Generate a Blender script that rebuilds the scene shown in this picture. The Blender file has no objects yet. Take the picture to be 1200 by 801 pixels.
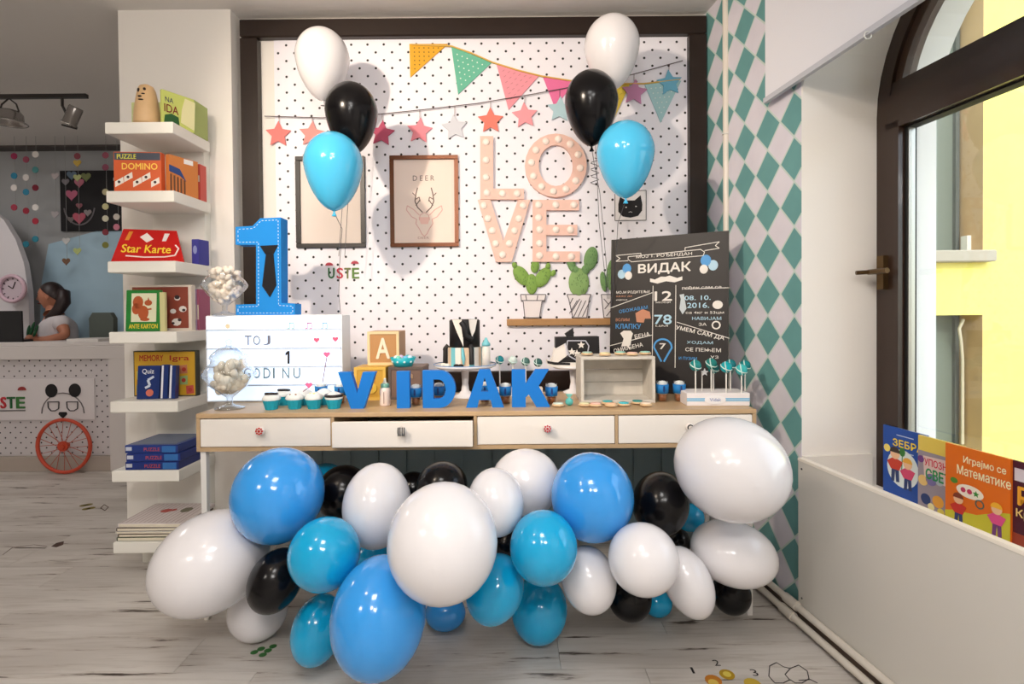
import bpy, math, random
from mathutils import Vector, Matrix
random.seed(7)
SC = bpy.context.scene
COL = SC.collection
PI = math.pi
V3 = Vector
# ---------------------------------------------------------------- camera
F = 620.0; CH = 1.18; PITCH = math.radians(.8); ROLL = math.radians(.5); SHIFT = 27.0
cf = V3((0, math.cos(PITCH), -math.sin(PITCH))); cr = V3((1, 0, 0)); cu = cr.cross(cf)
r2 = cr * math.cos(ROLL) - cu * math.sin(ROLL); u2 = cu * math.cos(ROLL) + cr * math.sin(ROLL)
cam = bpy.data.cameras.new('camera'); camo = bpy.data.objects.new('camera', cam); COL.objects.link(camo)
cam.sensor_width = 36; cam.lens = F / 1200 * 36; cam.shift_y = -SHIFT / 1200; cam.clip_start = .02
M = Matrix.Identity(4)
for i in range(3):
    M[i][0] = r2[i]; M[i][1] = u2[i]; M[i][2] = -cf[i]
M[2][3] = CH
camo.matrix_world = M
SC.camera = camo
# ---------------------------------------------------------------- world, sun, lamps, exposure
SC.view_settings.view_transform = 'Standard'; SC.view_settings.look = 'None'
SC.view_settings.gamma = 1; SC.view_settings.use_curve_mapping = False
SC.view_settings.exposure = 0.2
wd = bpy.data.worlds.new('sky'); SC.world = wd; wd.use_nodes = True
wn = wd.node_tree; bg = wn.nodes['Background']
sky = wn.nodes.new('ShaderNodeTexSky'); sky.sky_type = 'NISHITA'; sky.sun_disc = False
sky.sun_elevation = math.radians(50); sky.sun_rotation = math.radians(190); sky.air_density = 1.0
cl = wn.nodes.new('ShaderNodeMix'); cl.data_type = 'RGBA'; cl.inputs[0].default_value = .6; cl.inputs[7].default_value = (2.2, 2.15, 2.0, 1)   # thin bright cloud over the blue
wn.links.new(sky.outputs[0], cl.inputs[6]); wn.links.new(cl.outputs[2], bg.inputs[0]); bg.inputs[1].default_value = .95
def lamp(name, kind, loc, tgt, power, color, size=.3, size_y=None):
    l = bpy.data.lights.new(name, kind); o = bpy.data.objects.new(name, l); COL.objects.link(o)
    o.location = loc; l.energy = power; l.color = color
    if tgt is not None:
        d = V3(tgt) - V3(loc); o.rotation_euler = d.to_track_quat('-Z', 'Y').to_euler()
    if kind == 'AREA':
        l.size = size
        if size_y: l.shape = 'RECTANGLE'; l.size_y = size_y
    elif kind == 'SUN': l.angle = .01
    else: l.shadow_soft_size = size
    return o
lamp('sun', 'SUN', (0, -5, 8), (1.2, 4, 2.2), 1.5, (1, .95, .85))
LP = lamp('ceiling_spot_lamp', 'SPOT', (-1.45, .35, 2.5), (-.05, 2.74, 1.80), 160, (1, .83, .66), .05)
LP.data.spot_size = math.radians(72); LP.data.spot_blend = .7
lamp('fill_light_near', 'AREA', (-.2, .2, 2.66), (-.2, .25, 0), 16, (1, .97, .95), .5)  # added soft fill from above, no fixture in view
lamp('fill_light_rear', 'AREA', (.3, -1.2, 2.66), (.2, .6, 0), 30, (1, .97, .95), .5)  # added fill behind the camera for overall brightness
lamp('fill_light_side', 'AREA', (-2.2, -.9, 2.66), (-1.6, .9, 0), 22, (1, .92, .84), .5)  # added fill from the rear left, an unseen source
lamp('shop_lamp_rear', 'AREA', (-4.2, 3.2, 2.62), (-4.2, 3.3, 0), 11, (1, .95, .92), .5)

lamp('ceiling_fill_light', 'POINT', (-.3, -.5, 2.15), None, 26, (1, .95, .90), .12)  # unseen point light added to brighten the ceiling
lamp('column_fill_light', 'POINT', (-1.1, .75, 2.25), None, 9, (1, .82, .64), .08)  # unseen warm light added to brighten the white column

# ---------------------------------------------------------------- maths helpers
def at(px, py, Y):
    d = cf + r2 * ((px - 600) / F) + u2 * ((400.5 - SHIFT - py) / F)
    return V3((0, 0, CH)) + d * (Y / d.y)
def onz(px, py, z):
    d = cf + r2 * ((px - 600) / F) + u2 * ((400.5 - SHIFT - py) / F)
    return V3((0, 0, CH)) + d * ((z - CH) / d.z)
# ---------------------------------------------------------------- materials
def lin(c):
    if max(c) > 1.0: c = [v / 255 for v in c]
    return tuple((v / 12.92 if v <= .04045 else ((v + .055) / 1.055) ** 2.4) for v in c[:3]) + (1,)
MC = {}
def mat(name, c=(200, 200, 200), rough=.5, metal=0, spec=.5, coat=0, emit=0, sss=0, bump=0, bscale=80, var=0, vscale=6, trans=0, ior=1.45, alpha=1):
    if name in MC: return MC[name]
    m = bpy.data.materials.new(name); MC[name] = m; m.use_nodes = True
    nt = m.node_tree; b = nt.nodes['Principled BSDF']; L = nt.links
    col = lin(c)
    b.inputs['Base Color'].default_value = col; b.inputs['Roughness'].default_value = rough
    b.inputs['Metallic'].default_value = metal; b.inputs['Specular IOR Level'].default_value = spec
    b.inputs['Coat Weight'].default_value = coat; b.inputs['Coat Roughness'].default_value = .05
    b.inputs['IOR'].default_value = ior; b.inputs['Transmission Weight'].default_value = trans
    b.inputs['Alpha'].default_value = alpha
    if emit: b.inputs['Emission Color'].default_value = col; b.inputs['Emission Strength'].default_value = emit
    if sss:
        b.inputs['Subsurface Weight'].default_value = sss; b.inputs['Subsurface Radius'].default_value = (.05, .05, .05); b.inputs['Subsurface Scale'].default_value = .3
    if bump or var:
        tc = nt.nodes.new('ShaderNodeTexCoord')
    if bump:
        n = nt.nodes.new('ShaderNodeTexNoise'); n.inputs['Scale'].default_value = bscale; n.inputs['Detail'].default_value = 3
        L.new(tc.outputs['Object'], n.inputs['Vector'])
        bp = nt.nodes.new('ShaderNodeBump'); bp.inputs['Strength'].default_value = bump; bp.inputs['Distance'].default_value = .002
        L.new(n.outputs['Fac'], bp.inputs['Height']); L.new(bp.outputs[0], b.inputs['Normal'])
    if var:
        n = nt.nodes.new('ShaderNodeTexNoise'); n.inputs['Scale'].default_value = vscale; n.inputs['Detail'].default_value = 4
        L.new(tc.outputs['Object'], n.inputs['Vector'])
        mx = nt.nodes.new('ShaderNodeMix'); mx.data_type = 'RGBA'
        mx.inputs[6].default_value = tuple(v * (1 - var) for v in col[:3]) + (1,)
        mx.inputs[7].default_value = tuple(min(1, v * (1 + var)) for v in col[:3]) + (1,)
        L.new(n.outputs['Fac'], mx.inputs[0]); L.new(mx.outputs[2], b.inputs['Base Color'])
    return m
def C(c, rough=.5):
    c = tuple(c); return mat('paint_%02x%02x%02x_%d' % (*c, int(rough * 100)), c, rough)
class N:
    """tiny node-expression builder"""
    def __init__(s, m): s.nt = m.node_tree; s.b = s.nt.nodes['Principled BSDF']
    def m(s, op, a, b=None, c=None):
        n = s.nt.nodes.new('ShaderNodeMath'); n.operation = op
        for i, v in enumerate((a, b, c)):
            if v is None: continue
            if isinstance(v, (int, float)): n.inputs[i].default_value = v
            else: s.nt.links.new(v, n.inputs[i])
        return n.outputs[0]
    def sep(s, kind='Position', scale=None):
        if kind == 'Position': g = s.nt.nodes.new('ShaderNodeNewGeometry').outputs['Position']
        else: g = s.nt.nodes.new('ShaderNodeTexCoord').outputs[kind]
        s.vec = g
        x = s.nt.nodes.new('ShaderNodeSeparateXYZ'); s.nt.links.new(g, x.inputs[0]); return x.outputs
    def comb(s, x, y, z):
        n = s.nt.nodes.new('ShaderNodeCombineXYZ')
        for i, v in enumerate((x, y, z)):
            if isinstance(v, (int, float)): n.inputs[i].default_value = v
            else: s.nt.links.new(v, n.inputs[i])
        return n.outputs[0]
    def noise(s, vec, scale, detail=3, rough=.5):
        n = s.nt.nodes.new('ShaderNodeTexNoise'); n.inputs['Scale'].default_value = scale; n.inputs['Detail'].default_value = detail
        n.inputs['Roughness'].default_value = rough
        s.nt.links.new(vec, n.inputs['Vector']); return n.outputs['Fac']
    def mix(s, f, a, b):
        n = s.nt.nodes.new('ShaderNodeMix'); n.data_type = 'RGBA'
        if isinstance(f, (int, float)): n.inputs[0].default_value = f
        else: s.nt.links.new(f, n.inputs[0])
        for i, v in ((6, a), (7, b)):
            if isinstance(v, tuple): n.inputs[i].default_value = lin(v)
            else: s.nt.links.new(v, n.inputs[i])
        return n.outputs[2]
    def ramp(s, v, lo, hi):
        n = s.nt.nodes.new('ShaderNodeMapRange'); n.inputs[1].default_value = lo; n.inputs[2].default_value = hi
        s.nt.links.new(v, n.inputs[0]); return n.outputs[0]
    def out(s, c): s.nt.links.new(c, s.b.inputs['Base Color'])
def dotted(name, base, dot, sx, sz, r, ox=0, oz=0):
    m = mat(name, base, .55); n = N(m); p = n.sep()
    row = n.m('DIVIDE', n.m('SUBTRACT', p[2], oz), sz)
    fr = n.m('SUBTRACT', n.m('FRACT', row), .5)
    par = n.m('MODULO', n.m('FLOOR', n.m('ADD', row, 200)), 2)
    cx = n.m('ADD', n.m('DIVIDE', n.m('SUBTRACT', p[0], ox), sx), n.m('MULTIPLY', par, .5))
    fx = n.m('SUBTRACT', n.m('FRACT', n.m('ADD', cx, 200)), .5)
    d = n.m('SQRT', n.m('ADD', n.m('POWER', n.m('MULTIPLY', fr, sz), 2), n.m('POWER', n.m('MULTIPLY', fx, sx), 2)))
    n.out(n.mix(n.ramp(d, r * 1.15, r * .85), base, dot)); return m
# ---------------------------------------------------------------- mesh builder
WL = {}   # world location of every linked object
class MB:
    def __init__(s): s.v = []; s.f = []; s.sm = []
    def add(s, vs, fs, smooth=False):
        o = len(s.v); s.v += [V3(v) for v in vs]; s.f += [tuple(i + o for i in f) for f in fs]; s.sm += [smooth] * len(fs); return s
    def box(s, x0, x1, y0, y1, z0, z1):
        return s.hexa([(x0, y0, z0), (x1, y0, z0), (x1, y1, z0), (x0, y1, z0), (x0, y0, z1), (x1, y0, z1), (x1, y1, z1), (x0, y1, z1)])
    def hexa(s, p):
        return s.add(p, [(3, 2, 1, 0), (4, 5, 6, 7), (0, 1, 5, 4), (1, 2, 6, 5), (2, 3, 7, 6), (3, 0, 4, 7)])
    def bevbox(s, x0, x1, y0, y1, z0, z1, b=.004):
        vs = []; 
        for z, i in ((z0, b), (z0 + b, 0), (z1 - b, 0), (z1, b)):
            vs += [(x0 + i, y0 + i, z), (x1 - i, y0 + i, z), (x1 - i, y1 - i, z), (x0 + i, y1 - i, z)]
        fs = [(3, 2, 1, 0), (12, 13, 14, 15)]
        for k in range(3):
            for j in range(4):
                a = k * 4 + j; c = k * 4 + (j + 1) % 4; fs.append((a, c, c + 4, a + 4))
        return s.add(vs, fs)
    def tube(s, pts, r, n=8, cap=True):
        pts = [V3(p) for p in pts]; rs = r if isinstance(r, (list, tuple)) else [r] * len(pts)
        vs = []; fs = []; up = None
        for i, p in enumerate(pts):
            t = (pts[min(i + 1, len(pts) - 1)] - pts[max(i - 1, 0)]).normalized()
            if up is None:
                up = t.orthogonal().normalized()
            a = (up - t * up.dot(t)).normalized(); b = t.cross(a); up = a
            for k in range(n):
                an = 2 * PI * k / n; vs.append(p + (a * math.cos(an) + b * math.sin(an)) * rs[i])
        for i in range(len(pts) - 1):
            for k in range(n):
                fs.append((i * n + k, i * n + (k + 1) % n, (i + 1) * n + (k + 1) % n, (i + 1) * n + k))
        s.add(vs, fs, True)
        if cap:
            s.add(vs[:n], [tuple(range(n - 1, -1, -1))]); s.add(vs[-n:], [tuple(range(n))])
        return s
    def lathe(s, prof, c=(0, 0, 0), n=24, mtx=None, closed=False):
        vs = []; fs = []; c = V3(c)
        for r, z in prof:
            for k in range(n):
                an = 2 * PI * k / n; v = V3((r * math.cos(an), r * math.sin(an), z))
                vs.append((mtx @ v if mtx else v) + c)
        for i in range(len(prof) - 1):
            for k in range(n):
                fs.append((i * n + k, i * n + (k + 1) % n, (i + 1) * n + (k + 1) % n, (i + 1) * n + k))
        return s.add(vs, fs, True)
    def ball(s, c, r, n=16, m=10, rot=None):
        rx, ry, rz = r if isinstance(r, (tuple, list)) else (r, r, r); vs = []; fs = []; c = V3(c)
        for i in range(m + 1):
            th = PI * i / m
            for k in range(n):
                ph = 2 * PI * k / n; v = V3((rx * math.sin(th) * math.cos(ph), ry * math.sin(th) * math.sin(ph), -rz * math.cos(th)))
                vs.append((rot @ v if rot else v) + c)
        for i in range(m):
            for k in range(n): fs.append((i * n + k, i * n + (k + 1) % n, (i + 1) * n + (k + 1) % n, (i + 1) * n + k))
        return s.add(vs, fs, True)
    def ring(s, c, ax, R, r, n=32, m=8):
        ax = V3(ax).normalized(); a = ax.orthogonal().normalized(); b = ax.cross(a); c = V3(c); vs = []; fs = []
        for i in range(n):
            t = 2 * PI * i / n; d = a * math.cos(t) + b * math.sin(t)
            for k in range(m):
                q = 2 * PI * k / m; vs.append(c + d * (R + r * math.cos(q)) + ax * (r * math.sin(q)))
        for i in range(n):
            for k in range(m): fs.append((i * m + k, ((i + 1) % n) * m + k, ((i + 1) % n) * m + (k + 1) % m, i * m + (k + 1) % m))
        return s.add(vs, fs, True)
    def build(s, name, m, parent=None, origin=None, label=None):
        if parent is not None: wo = WL[parent.name]
        else:
            if origin is None:
                xs = [v.x for v in s.v]; ys = [v.y for v in s.v]; zs = [v.z for v in s.v]
                origin = ((min(xs) + max(xs)) / 2, (min(ys) + max(ys)) / 2, min(zs))
            wo = V3(origin)
        me = bpy.data.meshes.new(name)
        me.from_pydata([tuple(v - wo) for v in s.v], [], s.f); me.materials.append(m)
        me.polygons.foreach_set('use_smooth', s.sm); me.update()
        o = bpy.data.objects.new(name, me); COL.objects.link(o)
        if parent is not None: o.parent = parent
        else: o.location = wo
        WL[o.name] = wo.copy()
        if label: o['label'] = label
        return o
def tag(o, label=None, cat=None, group=None, kind=None):
    if label: o['label'] = label
    if cat: o['category'] = cat
    if group: o['group'] = group
    if kind: o['kind'] = kind
    return o
def thing(name, loc, label, cat, group=None):
    o = bpy.data.objects.new(name, None); COL.objects.link(o); o.location = loc; o.empty_display_size = .05
    WL[o.name] = V3(loc); return tag(o, label, cat, group)
def copy_tree(o, parent=None):
    c = o.copy(); COL.objects.link(c); c.parent = parent; WL[c.name] = WL[o.name].copy()
    for ch in o.children: copy_tree(ch, c)
    return c
def struct(o): o['kind'] = 'structure'; return o
# text as mesh
TC = {}
def text_data(s, off=0.0):
    k = (s, off)
    if k in TC: return TC[k]
    cu_ = bpy.data.curves.new('t', 'FONT'); cu_.body = s; cu_.resolution_u = 3; cu_.offset = off
    o = bpy.data.objects.new('t', cu_); COL.objects.link(o)
    bpy.context.view_layer.update()
    me = bpy.data.meshes.new_from_object(o.evaluated_get(bpy.context.evaluated_depsgraph_get()))
    vs = [v.co.copy() for v in me.vertices]; fs = [tuple(p.vertices) for p in me.polygons]
    COL.objects.unlink(o); bpy.data.objects.remove(o); bpy.data.curves.remove(cu_); bpy.data.meshes.remove(me)
    if vs:
        x0 = min(v.x for v in vs); x1 = max(v.x for v in vs); y0 = min(v.y for v in vs); y1 = max(v.y for v in vs)
        vs = [((v.x - x0) / (x1 - x0), (v.y - y0) / (y1 - y0)) for v in vs]
    TC[k] = (vs, fs); return TC[k]
class Face:
    """a flat place in the scene: origin O, right U, up V, outward N"""
    def __init__(s, O, U, V=(0, 0, 1)):
        s.O = V3(O); s.U = V3(U).normalized(); s.V = V3(V).normalized(); s.N = s.U.cross(s.V).normalized()
    def p(s, u, v, n=0): return s.O + s.U * u + s.V * v + s.N * n
    def prism(s, mb, pts, n0, n1):
        k = len(pts); ar = sum(pts[i][0] * pts[(i + 1) % k][1] - pts[(i + 1) % k][0] * pts[i][1] for i in range(k))
        if ar < 0: pts = pts[::-1]
        vs = [s.p(u, v, n0) for u, v in pts] + [s.p(u, v, n1) for u, v in pts]
        fs = [tuple(range(k - 1, -1, -1)), tuple(range(k, 2 * k))] + [(i, (i + 1) % k, (i + 1) % k + k, i + k) for i in range(k)]
        mb.add(vs, fs); return mb
    def rect(s, mb, u0, u1, v0, v1, n0, n1): return s.prism(mb, [(u0, v0), (u1, v0), (u1, v1), (u0, v1)], n0, n1)
    def disc(s, mb, u, v, ru, rv, n0, n1, k=16): return s.prism(mb, [(u + ru * math.cos(2 * PI * i / k), v + rv * math.sin(2 * PI * i / k)) for i in range(k)], n0, n1)
    def line(s, mb, pts, w, n0, n1):
        for (a, b), (c, d) in zip(pts[:-1], pts[1:]):
            L = math.hypot(c - a, d - b) or 1e-9; x = -(d - b) / L * w / 2; y = (c - a) / L * w / 2
            s.prism(mb, [(a + x, b + y), (c + x, d + y), (c - x, d - y), (a - x, b - y)], n0, n1)
        return mb
    def ringd(s, mb, u, v, ru, rv, w, n0, n1, k=20, a0=0, a1=2 * PI):
        s.line(mb, [(u + ru * math.cos(a0 + (a1 - a0) * i / k), v + rv * math.sin(a0 + (a1 - a0) * i / k)) for i in range(k + 1)], w, n0, n1); return mb
    def text(s, mb, t, u0, v0, w, h, n0, n1, off=0.0, rot=0):
        vs, fs = text_data(t); d = off * .7 * h
        if off > 0 and n1 - n0 < .01:
            for j, (a_, b_) in enumerate(((d, 0), (-d, 0), (0, d), (0, -d))): s.text(mb, t, u0 + a_, v0 + b_, w, h, n0, n1 + .00002 * (j + 1), 0.0, rot)
        k = len(vs); ca, sa = math.cos(rot), math.sin(rot)
        def q(x, y, n):
            x = x * w; y = y * h; return s.p(u0 + x * ca - y * sa, v0 + x * sa + y * ca, n)
        allv = [q(x, y, n1) for x, y in vs]; mb.add(allv, fs)
        if n1 - n0 > .002:
            ed = {}
            for f in fs:
                for i in range(len(f)):
                    a, b = f[i], f[(i + 1) % len(f)]
                    if (b, a) in ed: del ed[(b, a)]
                    else: ed[(a, b)] = 1
            vv = allv + [q(x, y, n0) for x, y in vs]
            mb.add(vv, [(b, a, a + k, b + k) for a, b in ed] + [tuple(i + k for i in reversed(f)) for f in fs])
        return mb
def heart(u, v, r, k=18):
    P = []
    for i in range(k):
        t = 2 * PI * i / k
        P.append((u + r * math.sin(t) ** 3, v + r * (.8125 * math.cos(t) - .3125 * math.cos(2 * t) - .125 * math.cos(3 * t) - .0625 * math.cos(4 * t))))
    return P
def star(u, v, r, rot=0, inner=.45):
    return [(u + (r if i % 2 == 0 else r * inner) * math.sin(PI * i / 5 + rot), v + (r if i % 2 == 0 else r * inner) * math.cos(PI * i / 5 + rot)) for i in range(10)]
def star_prism(f, mb, u, v, r, n0, n1, rot=0, inner=.45):
    P = star(u, v, r, rot, inner)
    for i in range(10):  # fan keeps the concave outline clean
        a, b = P[i], P[(i + 1) % 10]; f.prism(mb, [(u, v), a, b], n0, n1)
def one(f, fn, name, m, parent=None, label=None):
    mb = MB(); fn(mb); return mb.build(name, m, parent, label=label)

# ================================================================ SETTING
CEIL = 2.693; YB = 2.74
def wx(Y, off=0): return 1.334 - .121 * Y
dW = V3((-.121, 1, 0)).normalized(); nW = V3((-1, -.121, 0)).normalized()
def W(Y, off, z): return V3((wx(Y), Y, z)) + nW * off
def wallbox(mb, Y0, Y1, o0, o1, z0, z1):
    return mb.hexa([W(Y0, o1, z0), W(Y0, o0, z0), W(Y1, o0, z0), W(Y1, o1, z0), W(Y0, o1, z1), W(Y0, o0, z1), W(Y1, o0, z1), W(Y1, o1, z1)])

white_wall = mat('white_plaster', (236, 232, 226), .75, bump=.15, bscale=60)
ceil_m = mat('ceiling_paint', (226, 222, 218), .85, bump=.1, bscale=40)
grey_wall = mat('grey_plaster', (168, 170, 172), .8, bump=.1, bscale=40)
blue_wall = mat('pale_blue_plaster', (176, 206, 224), .8, bump=.1, bscale=40)
mural_m = dotted('dotted_mural_paper', (240, 238, 246), (25, 25, 30), .0835, .0402, .0062, ox=-1.272, oz=2.535)
brown = mat('dark_brown_wood', (36, 24, 18), .35, bump=.3, bscale=25, var=.25, vscale=9)

# floor: printed distressed white boards
fl = mat('distressed_white_boards', (210, 205, 198), .45); n = N(fl); p = n.sep()
oi = n.nt.nodes.new('ShaderNodeObjectInfo').outputs['Random']
v1 = n.comb(n.m('ADD', n.m('MULTIPLY', p[0], 1.6), n.m('MULTIPLY', oi, 7)), n.m('MULTIPLY', p[1], 17), n.m('MULTIPLY', oi, 9))
v2 = n.comb(n.m('MULTIPLY', p[0], .9), n.m('MULTIPLY', p[1], 5), oi)
v3 = n.comb(n.m('MULTIPLY', p[0], 6), n.m('MULTIPLY', p[1], 90), oi)
a = n.noise(v1, 1.7, 5, .62); b_ = n.noise(v2, 1.2, 3); c_ = n.noise(v3, 1.0, 3)
base = n.mix(n.ramp(b_, .3, .7), (184, 177, 170), (216, 211, 205))
base = n.mix(n.m('MULTIPLY', n.ramp(c_, .5, .8), .35), base, (150, 140, 130))
worn = n.m('MULTIPLY', n.ramp(a, .615, .66), n.ramp(c_, .25, .5))
base = n.mix(n.m('MULTIPLY', n.ramp(a, .53, .66), .45), base, (150, 132, 116))
n.out(n.mix(worn, base, (62, 50, 42)))
floor = struct(MB().box(-5.6, 1.9, -2.6, 5.2, -.06, -.012).build('floor', mat('floor_screed', (120, 112, 104), .9)))
rows = []
pw = .185; y = .62; ri = 0
while y < 4.95:
    x = -5.4 + random.uniform(-.9, 0)
    while x < 1.35:
        xe = x + 1.28; x0 = max(x, -5.4); x1 = min(xe, wx(y) + .12, 1.9)
        vis = x0 < .62 * 0 + 1.0 * (y * 1.02) and x1 > -y * 1.05
        if x1 - x0 > .05 and vis:
            MB().box(x0, x1 - .0015, y, y + pw - .0015, -.012, 0).build('plank', fl, floor)
        x = xe
    y += pw; ri += 1
# floor outside the frame
MB().box(-5.5, 1.6, -2.5, .62, -.012, 0).build('floorboards_rear', fl, floor)

struct(MB().box(-5.6, 2.0, -2.6, 5.2, CEIL, CEIL + .3).build('ceiling', ceil_m))
bw = struct(MB().box(-1.45, 1.6, YB, YB + .14, 0, CEIL).build('wall_back', white_wall))
MB().box(-1.21, 1.0, YB - .006, YB, .42, CEIL - .06).build('mural_sheet', mural_m, bw, label='white wallpaper with small black staggered dots')
struct(MB().box(-1.945, -1.386, 2.65, 4.9, 0, CEIL).build('wall_column', white_wall))
wf = struct(MB().box(-5.6, -1.9, 4.85, 5.0, 0, CEIL).build('wall_far', grey_wall))
f_far = Face((0, 4.85, 0), (1, 0, 0))
def P2(px, py, Y):
    q = at(px, py, Y); return (q.x, q.z)
mb = MB(); f_far.prism(mb, [P2(x, y, 4.85) for x, y in [(47, 402), (50, 330), (58, 286), (146, 262), (150, 402)]], 0, .01)
mb.build('blue_panel', blue_wall, wf, label='pale blue painted patch')
struct(MB().box(-5.6, -5.45, -2.6, 5, 0, CEIL).build('wall_left', white_wall))
struct(MB().box(-5.6, 2.0, -2.7, -2.55, 0, CEIL).build('wall_rear', white_wall))
# ceiling beam line at the far end
struct(MB().box(-5.6, -1.95, 4.72, 4.85, CEIL - .014, CEIL).build('trim_1', mat('dim_grey_trim', (90, 84, 82), .7)))
# rounded pale arch standing at the far left
arch = MB(); P = [P2(x, y, 4.5) for x, y in [(-60, 402), (-60, 235), (-20, 240), (4, 257), (18, 280), (28, 308), (33, 340), (35, 402)]]
Face((0, 4.5, 0), (1, 0, 0)).prism(arch, P + [], -.05, 0)
struct(arch.build('wall_arch', mat('pale_arch', (214, 210, 214), .7)))

# right wall (harlequin paper) with an arched window opening
har = mat('harlequin_wallpaper', (200, 195, 200), .6); n = N(har); p = n.sep()
HW = .0845; HP = .1712
uu = n.m('DIVIDE', n.m('SUBTRACT', 2.034, p[1]), 2 * HW)
vv = n.m('DIVIDE', n.m('SUBTRACT', p[2], 1.497), HP)
aa = n.m('ADD', n.m('ADD', uu, vv), 100); bb = n.m('ADD', n.m('SUBTRACT', uu, vv), 100)
par = n.m('MODULO', n.m('ADD', n.m('FLOOR', aa), n.m('FLOOR', bb)), 2)
da = n.m('ABSOLUTE', n.m('SUBTRACT', n.m('FRACT', aa), .5)); db = n.m('ABSOLUTE', n.m('SUBTRACT', n.m('FRACT', bb), .5))
edge = n.ramp(n.m('MAXIMUM', da, db), .462, .478)
gr = n.noise(n.vec, 9, 4)
teal = n.mix(gr, (94, 146, 146), (108, 162, 160)); pale = n.mix(gr, (208, 204, 214), (228, 224, 232))
n.out(n.mix(edge, n.mix(par, pale, teal), (196, 212, 205)))
WT = .565
wr = struct(wallbox(MB(), 1.995, 2.9, 0, -WT, 0, CEIL).build('wall_right', white_wall))
wallbox(MB(), 1.995, YB, .002, 0, 0, CEIL).build('harlequin_paper', har, wr, label='teal and pale grey harlequin wallpaper')
lo = MB(); wallbox(lo, -2.6, 1.995, 0, -WT, -.0, .5); lo.build('sill_wall', white_wall, wr)
wallbox(MB(), .3, 1.995, .002, 0, 0, .12).build('harlequin_paper', har, wr)
hi = MB(); wallbox(hi, -2.6, .868, 0, -WT, .5, CEIL)
AC = 1.4315; AR = .5635; ZS = 1.905
prev = None
for i in range(25):
    t = PI * i / 24; q = (AC + AR * math.cos(t), ZS + AR * math.sin(t))
    if prev:
        (ya, za), (yb, zb) = prev, q
        hi.hexa([W(yb, -WT, zb), W(yb, 0, zb), W(ya, 0, za), W(ya, -WT, za), W(yb, -WT, CEIL), W(yb, 0, CEIL), W(ya, 0, CEIL), W(ya, -WT, CEIL)])
    prev = q
hi.build('header', white_wall, wr)
wallbox(MB(), 1.978, 1.995, -.0, -.28, .5, .625).build('sill_box', mat('sill_board', (232, 228, 220), .5), wr)

# window: arched outer frame, sash, transom, glass
win = bpy.data.objects.new('window_1', None); COL.objects.link(win); win.location = W(AC, -.33, .5); WL[win.name] = win.location.copy(); struct(win)
dkw = mat('dark_brown_window_frame', (50, 34, 26), .28, coat=.2)
gask = mat('rubber_gasket', (20, 18, 17), .6); silver = mat('spacer_metal', (170, 168, 160), .3, metal=.8)
def arch_ring(mb, r0, r1, o0, o1, z0=None, half=True):
    pts = [(AC + 1, z0)] if False else []
    ks = 24
    prevq = None
    seq = [(0, .5)] + [(t, None) for t in [PI * i / ks for i in range(ks + 1)]] + [(PI, .5)]
    for t, zz in seq:
        a = (AC + r0 * math.cos(t), ZS + r0 * math.sin(t) if zz is None else zz); b = (AC + r1 * math.cos(t), ZS + r1 * math.sin(t) if zz is None else zz)
        if prevq:
            (a0, b0) = prevq
            mb.hexa([W(b0[0], o0, b0[1]), W(a0[0], o0, a0[1]), W(a[0], o0, a[1]), W(b[0], o0, b[1]), W(b0[0], o1, b0[1]), W(a0[0], o1, a0[1]), W(a[0], o1, a[1]), W(b[0], o1, b[1])])
        prevq = (a, b)
mb = MB(); arch_ring(mb, AR, AR - .055, -.31, -.39); mb.build('frame', dkw, win)
# sash bars inside the frame, below the transom
mb = MB(); r = AR - .055
for (ya, yb) in ((AC + r - .058, AC + r), (AC - r, AC - r + .058)): wallbox(mb, ya, yb, -.295, -.37, .56, 1.86)
wallbox(mb, AC - r, AC + r, -.295, -.37, .5, .565)
wallbox(mb, AC - r, AC + r, -.295, -.37, 1.835, 1.885)
mb.build('sash', dkw, win)
mb = MB(); wallbox(mb, AC - r, AC + r, -.305, -.39, 1.885, 1.965); wallbox(mb, AC - r, AC + r, -.315, -.385, 1.965, 2.01); mb.build('transom', dkw, win)
mb = MB(); arch_ring(mb, AR - .055, AR - .085, -.325, -.375); mb.build('arch_bead', mat('arch_bead_brown', (66, 46, 34), .35), win)
mb = MB()
for (ya, yb) in ((AC + r - .066, AC + r - .058), (AC - r + .058, AC - r + .066)): wallbox(mb, ya, yb, -.32, -.36, .565, 1.835)
wallbox(mb, AC - r + .06, AC + r - .06, -.32, -.36, 1.829, 1.837)
mb.build('gasket', gask, win)
mb = MB(); wallbox(mb, AC + r - .070, AC + r - .066, -.326, -.352, .565, 1.83); mb.build('spacer', silver, win)
gl = bpy.data.materials.new('window_glass'); gl.use_nodes = True; nt = gl.node_tree; nt.nodes.clear()
o_ = nt.nodes.new('ShaderNodeOutputMaterial'); mx = nt.nodes.new('ShaderNodeMixShader'); tr = nt.nodes.new('ShaderNodeBsdfTransparent'); gg = nt.nodes.new('ShaderNodeBsdfGlossy'); fr = nt.nodes.new('ShaderNodeFresnel')
gg.inputs['Roughness'].default_value = .02; fr.inputs[0].default_value = 1.3; tr.inputs[0].default_value = (.96, .98, .97, 1)
nt.links.new(fr.outputs[0], mx.inputs[0]); nt.links.new(tr.outputs[0], mx.inputs[1]); nt.links.new(gg.outputs[0], mx.inputs[2]); nt.links.new(mx.outputs[0], o_.inputs[0])
mb = MB(); wallbox(mb, AC - r + .06, AC + r - .06, -.338, -.342, .56, 1.84); mb.build('pane', gl, win)
mb = MB(); pp = [(AC + (AR - .08) * math.cos(PI * i / 20), ZS + (AR - .08) * math.sin(PI * i / 20)) for i in range(21)]
vs = [W(y, -.338, z) for y, z in pp] + [W(y, -.342, z) for y, z in pp]; k = len(pp)
mb.add(vs, [tuple(range(k)), tuple(range(2 * k - 1, k - 1, -1))]); mb.build('pane', gl, win)
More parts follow.
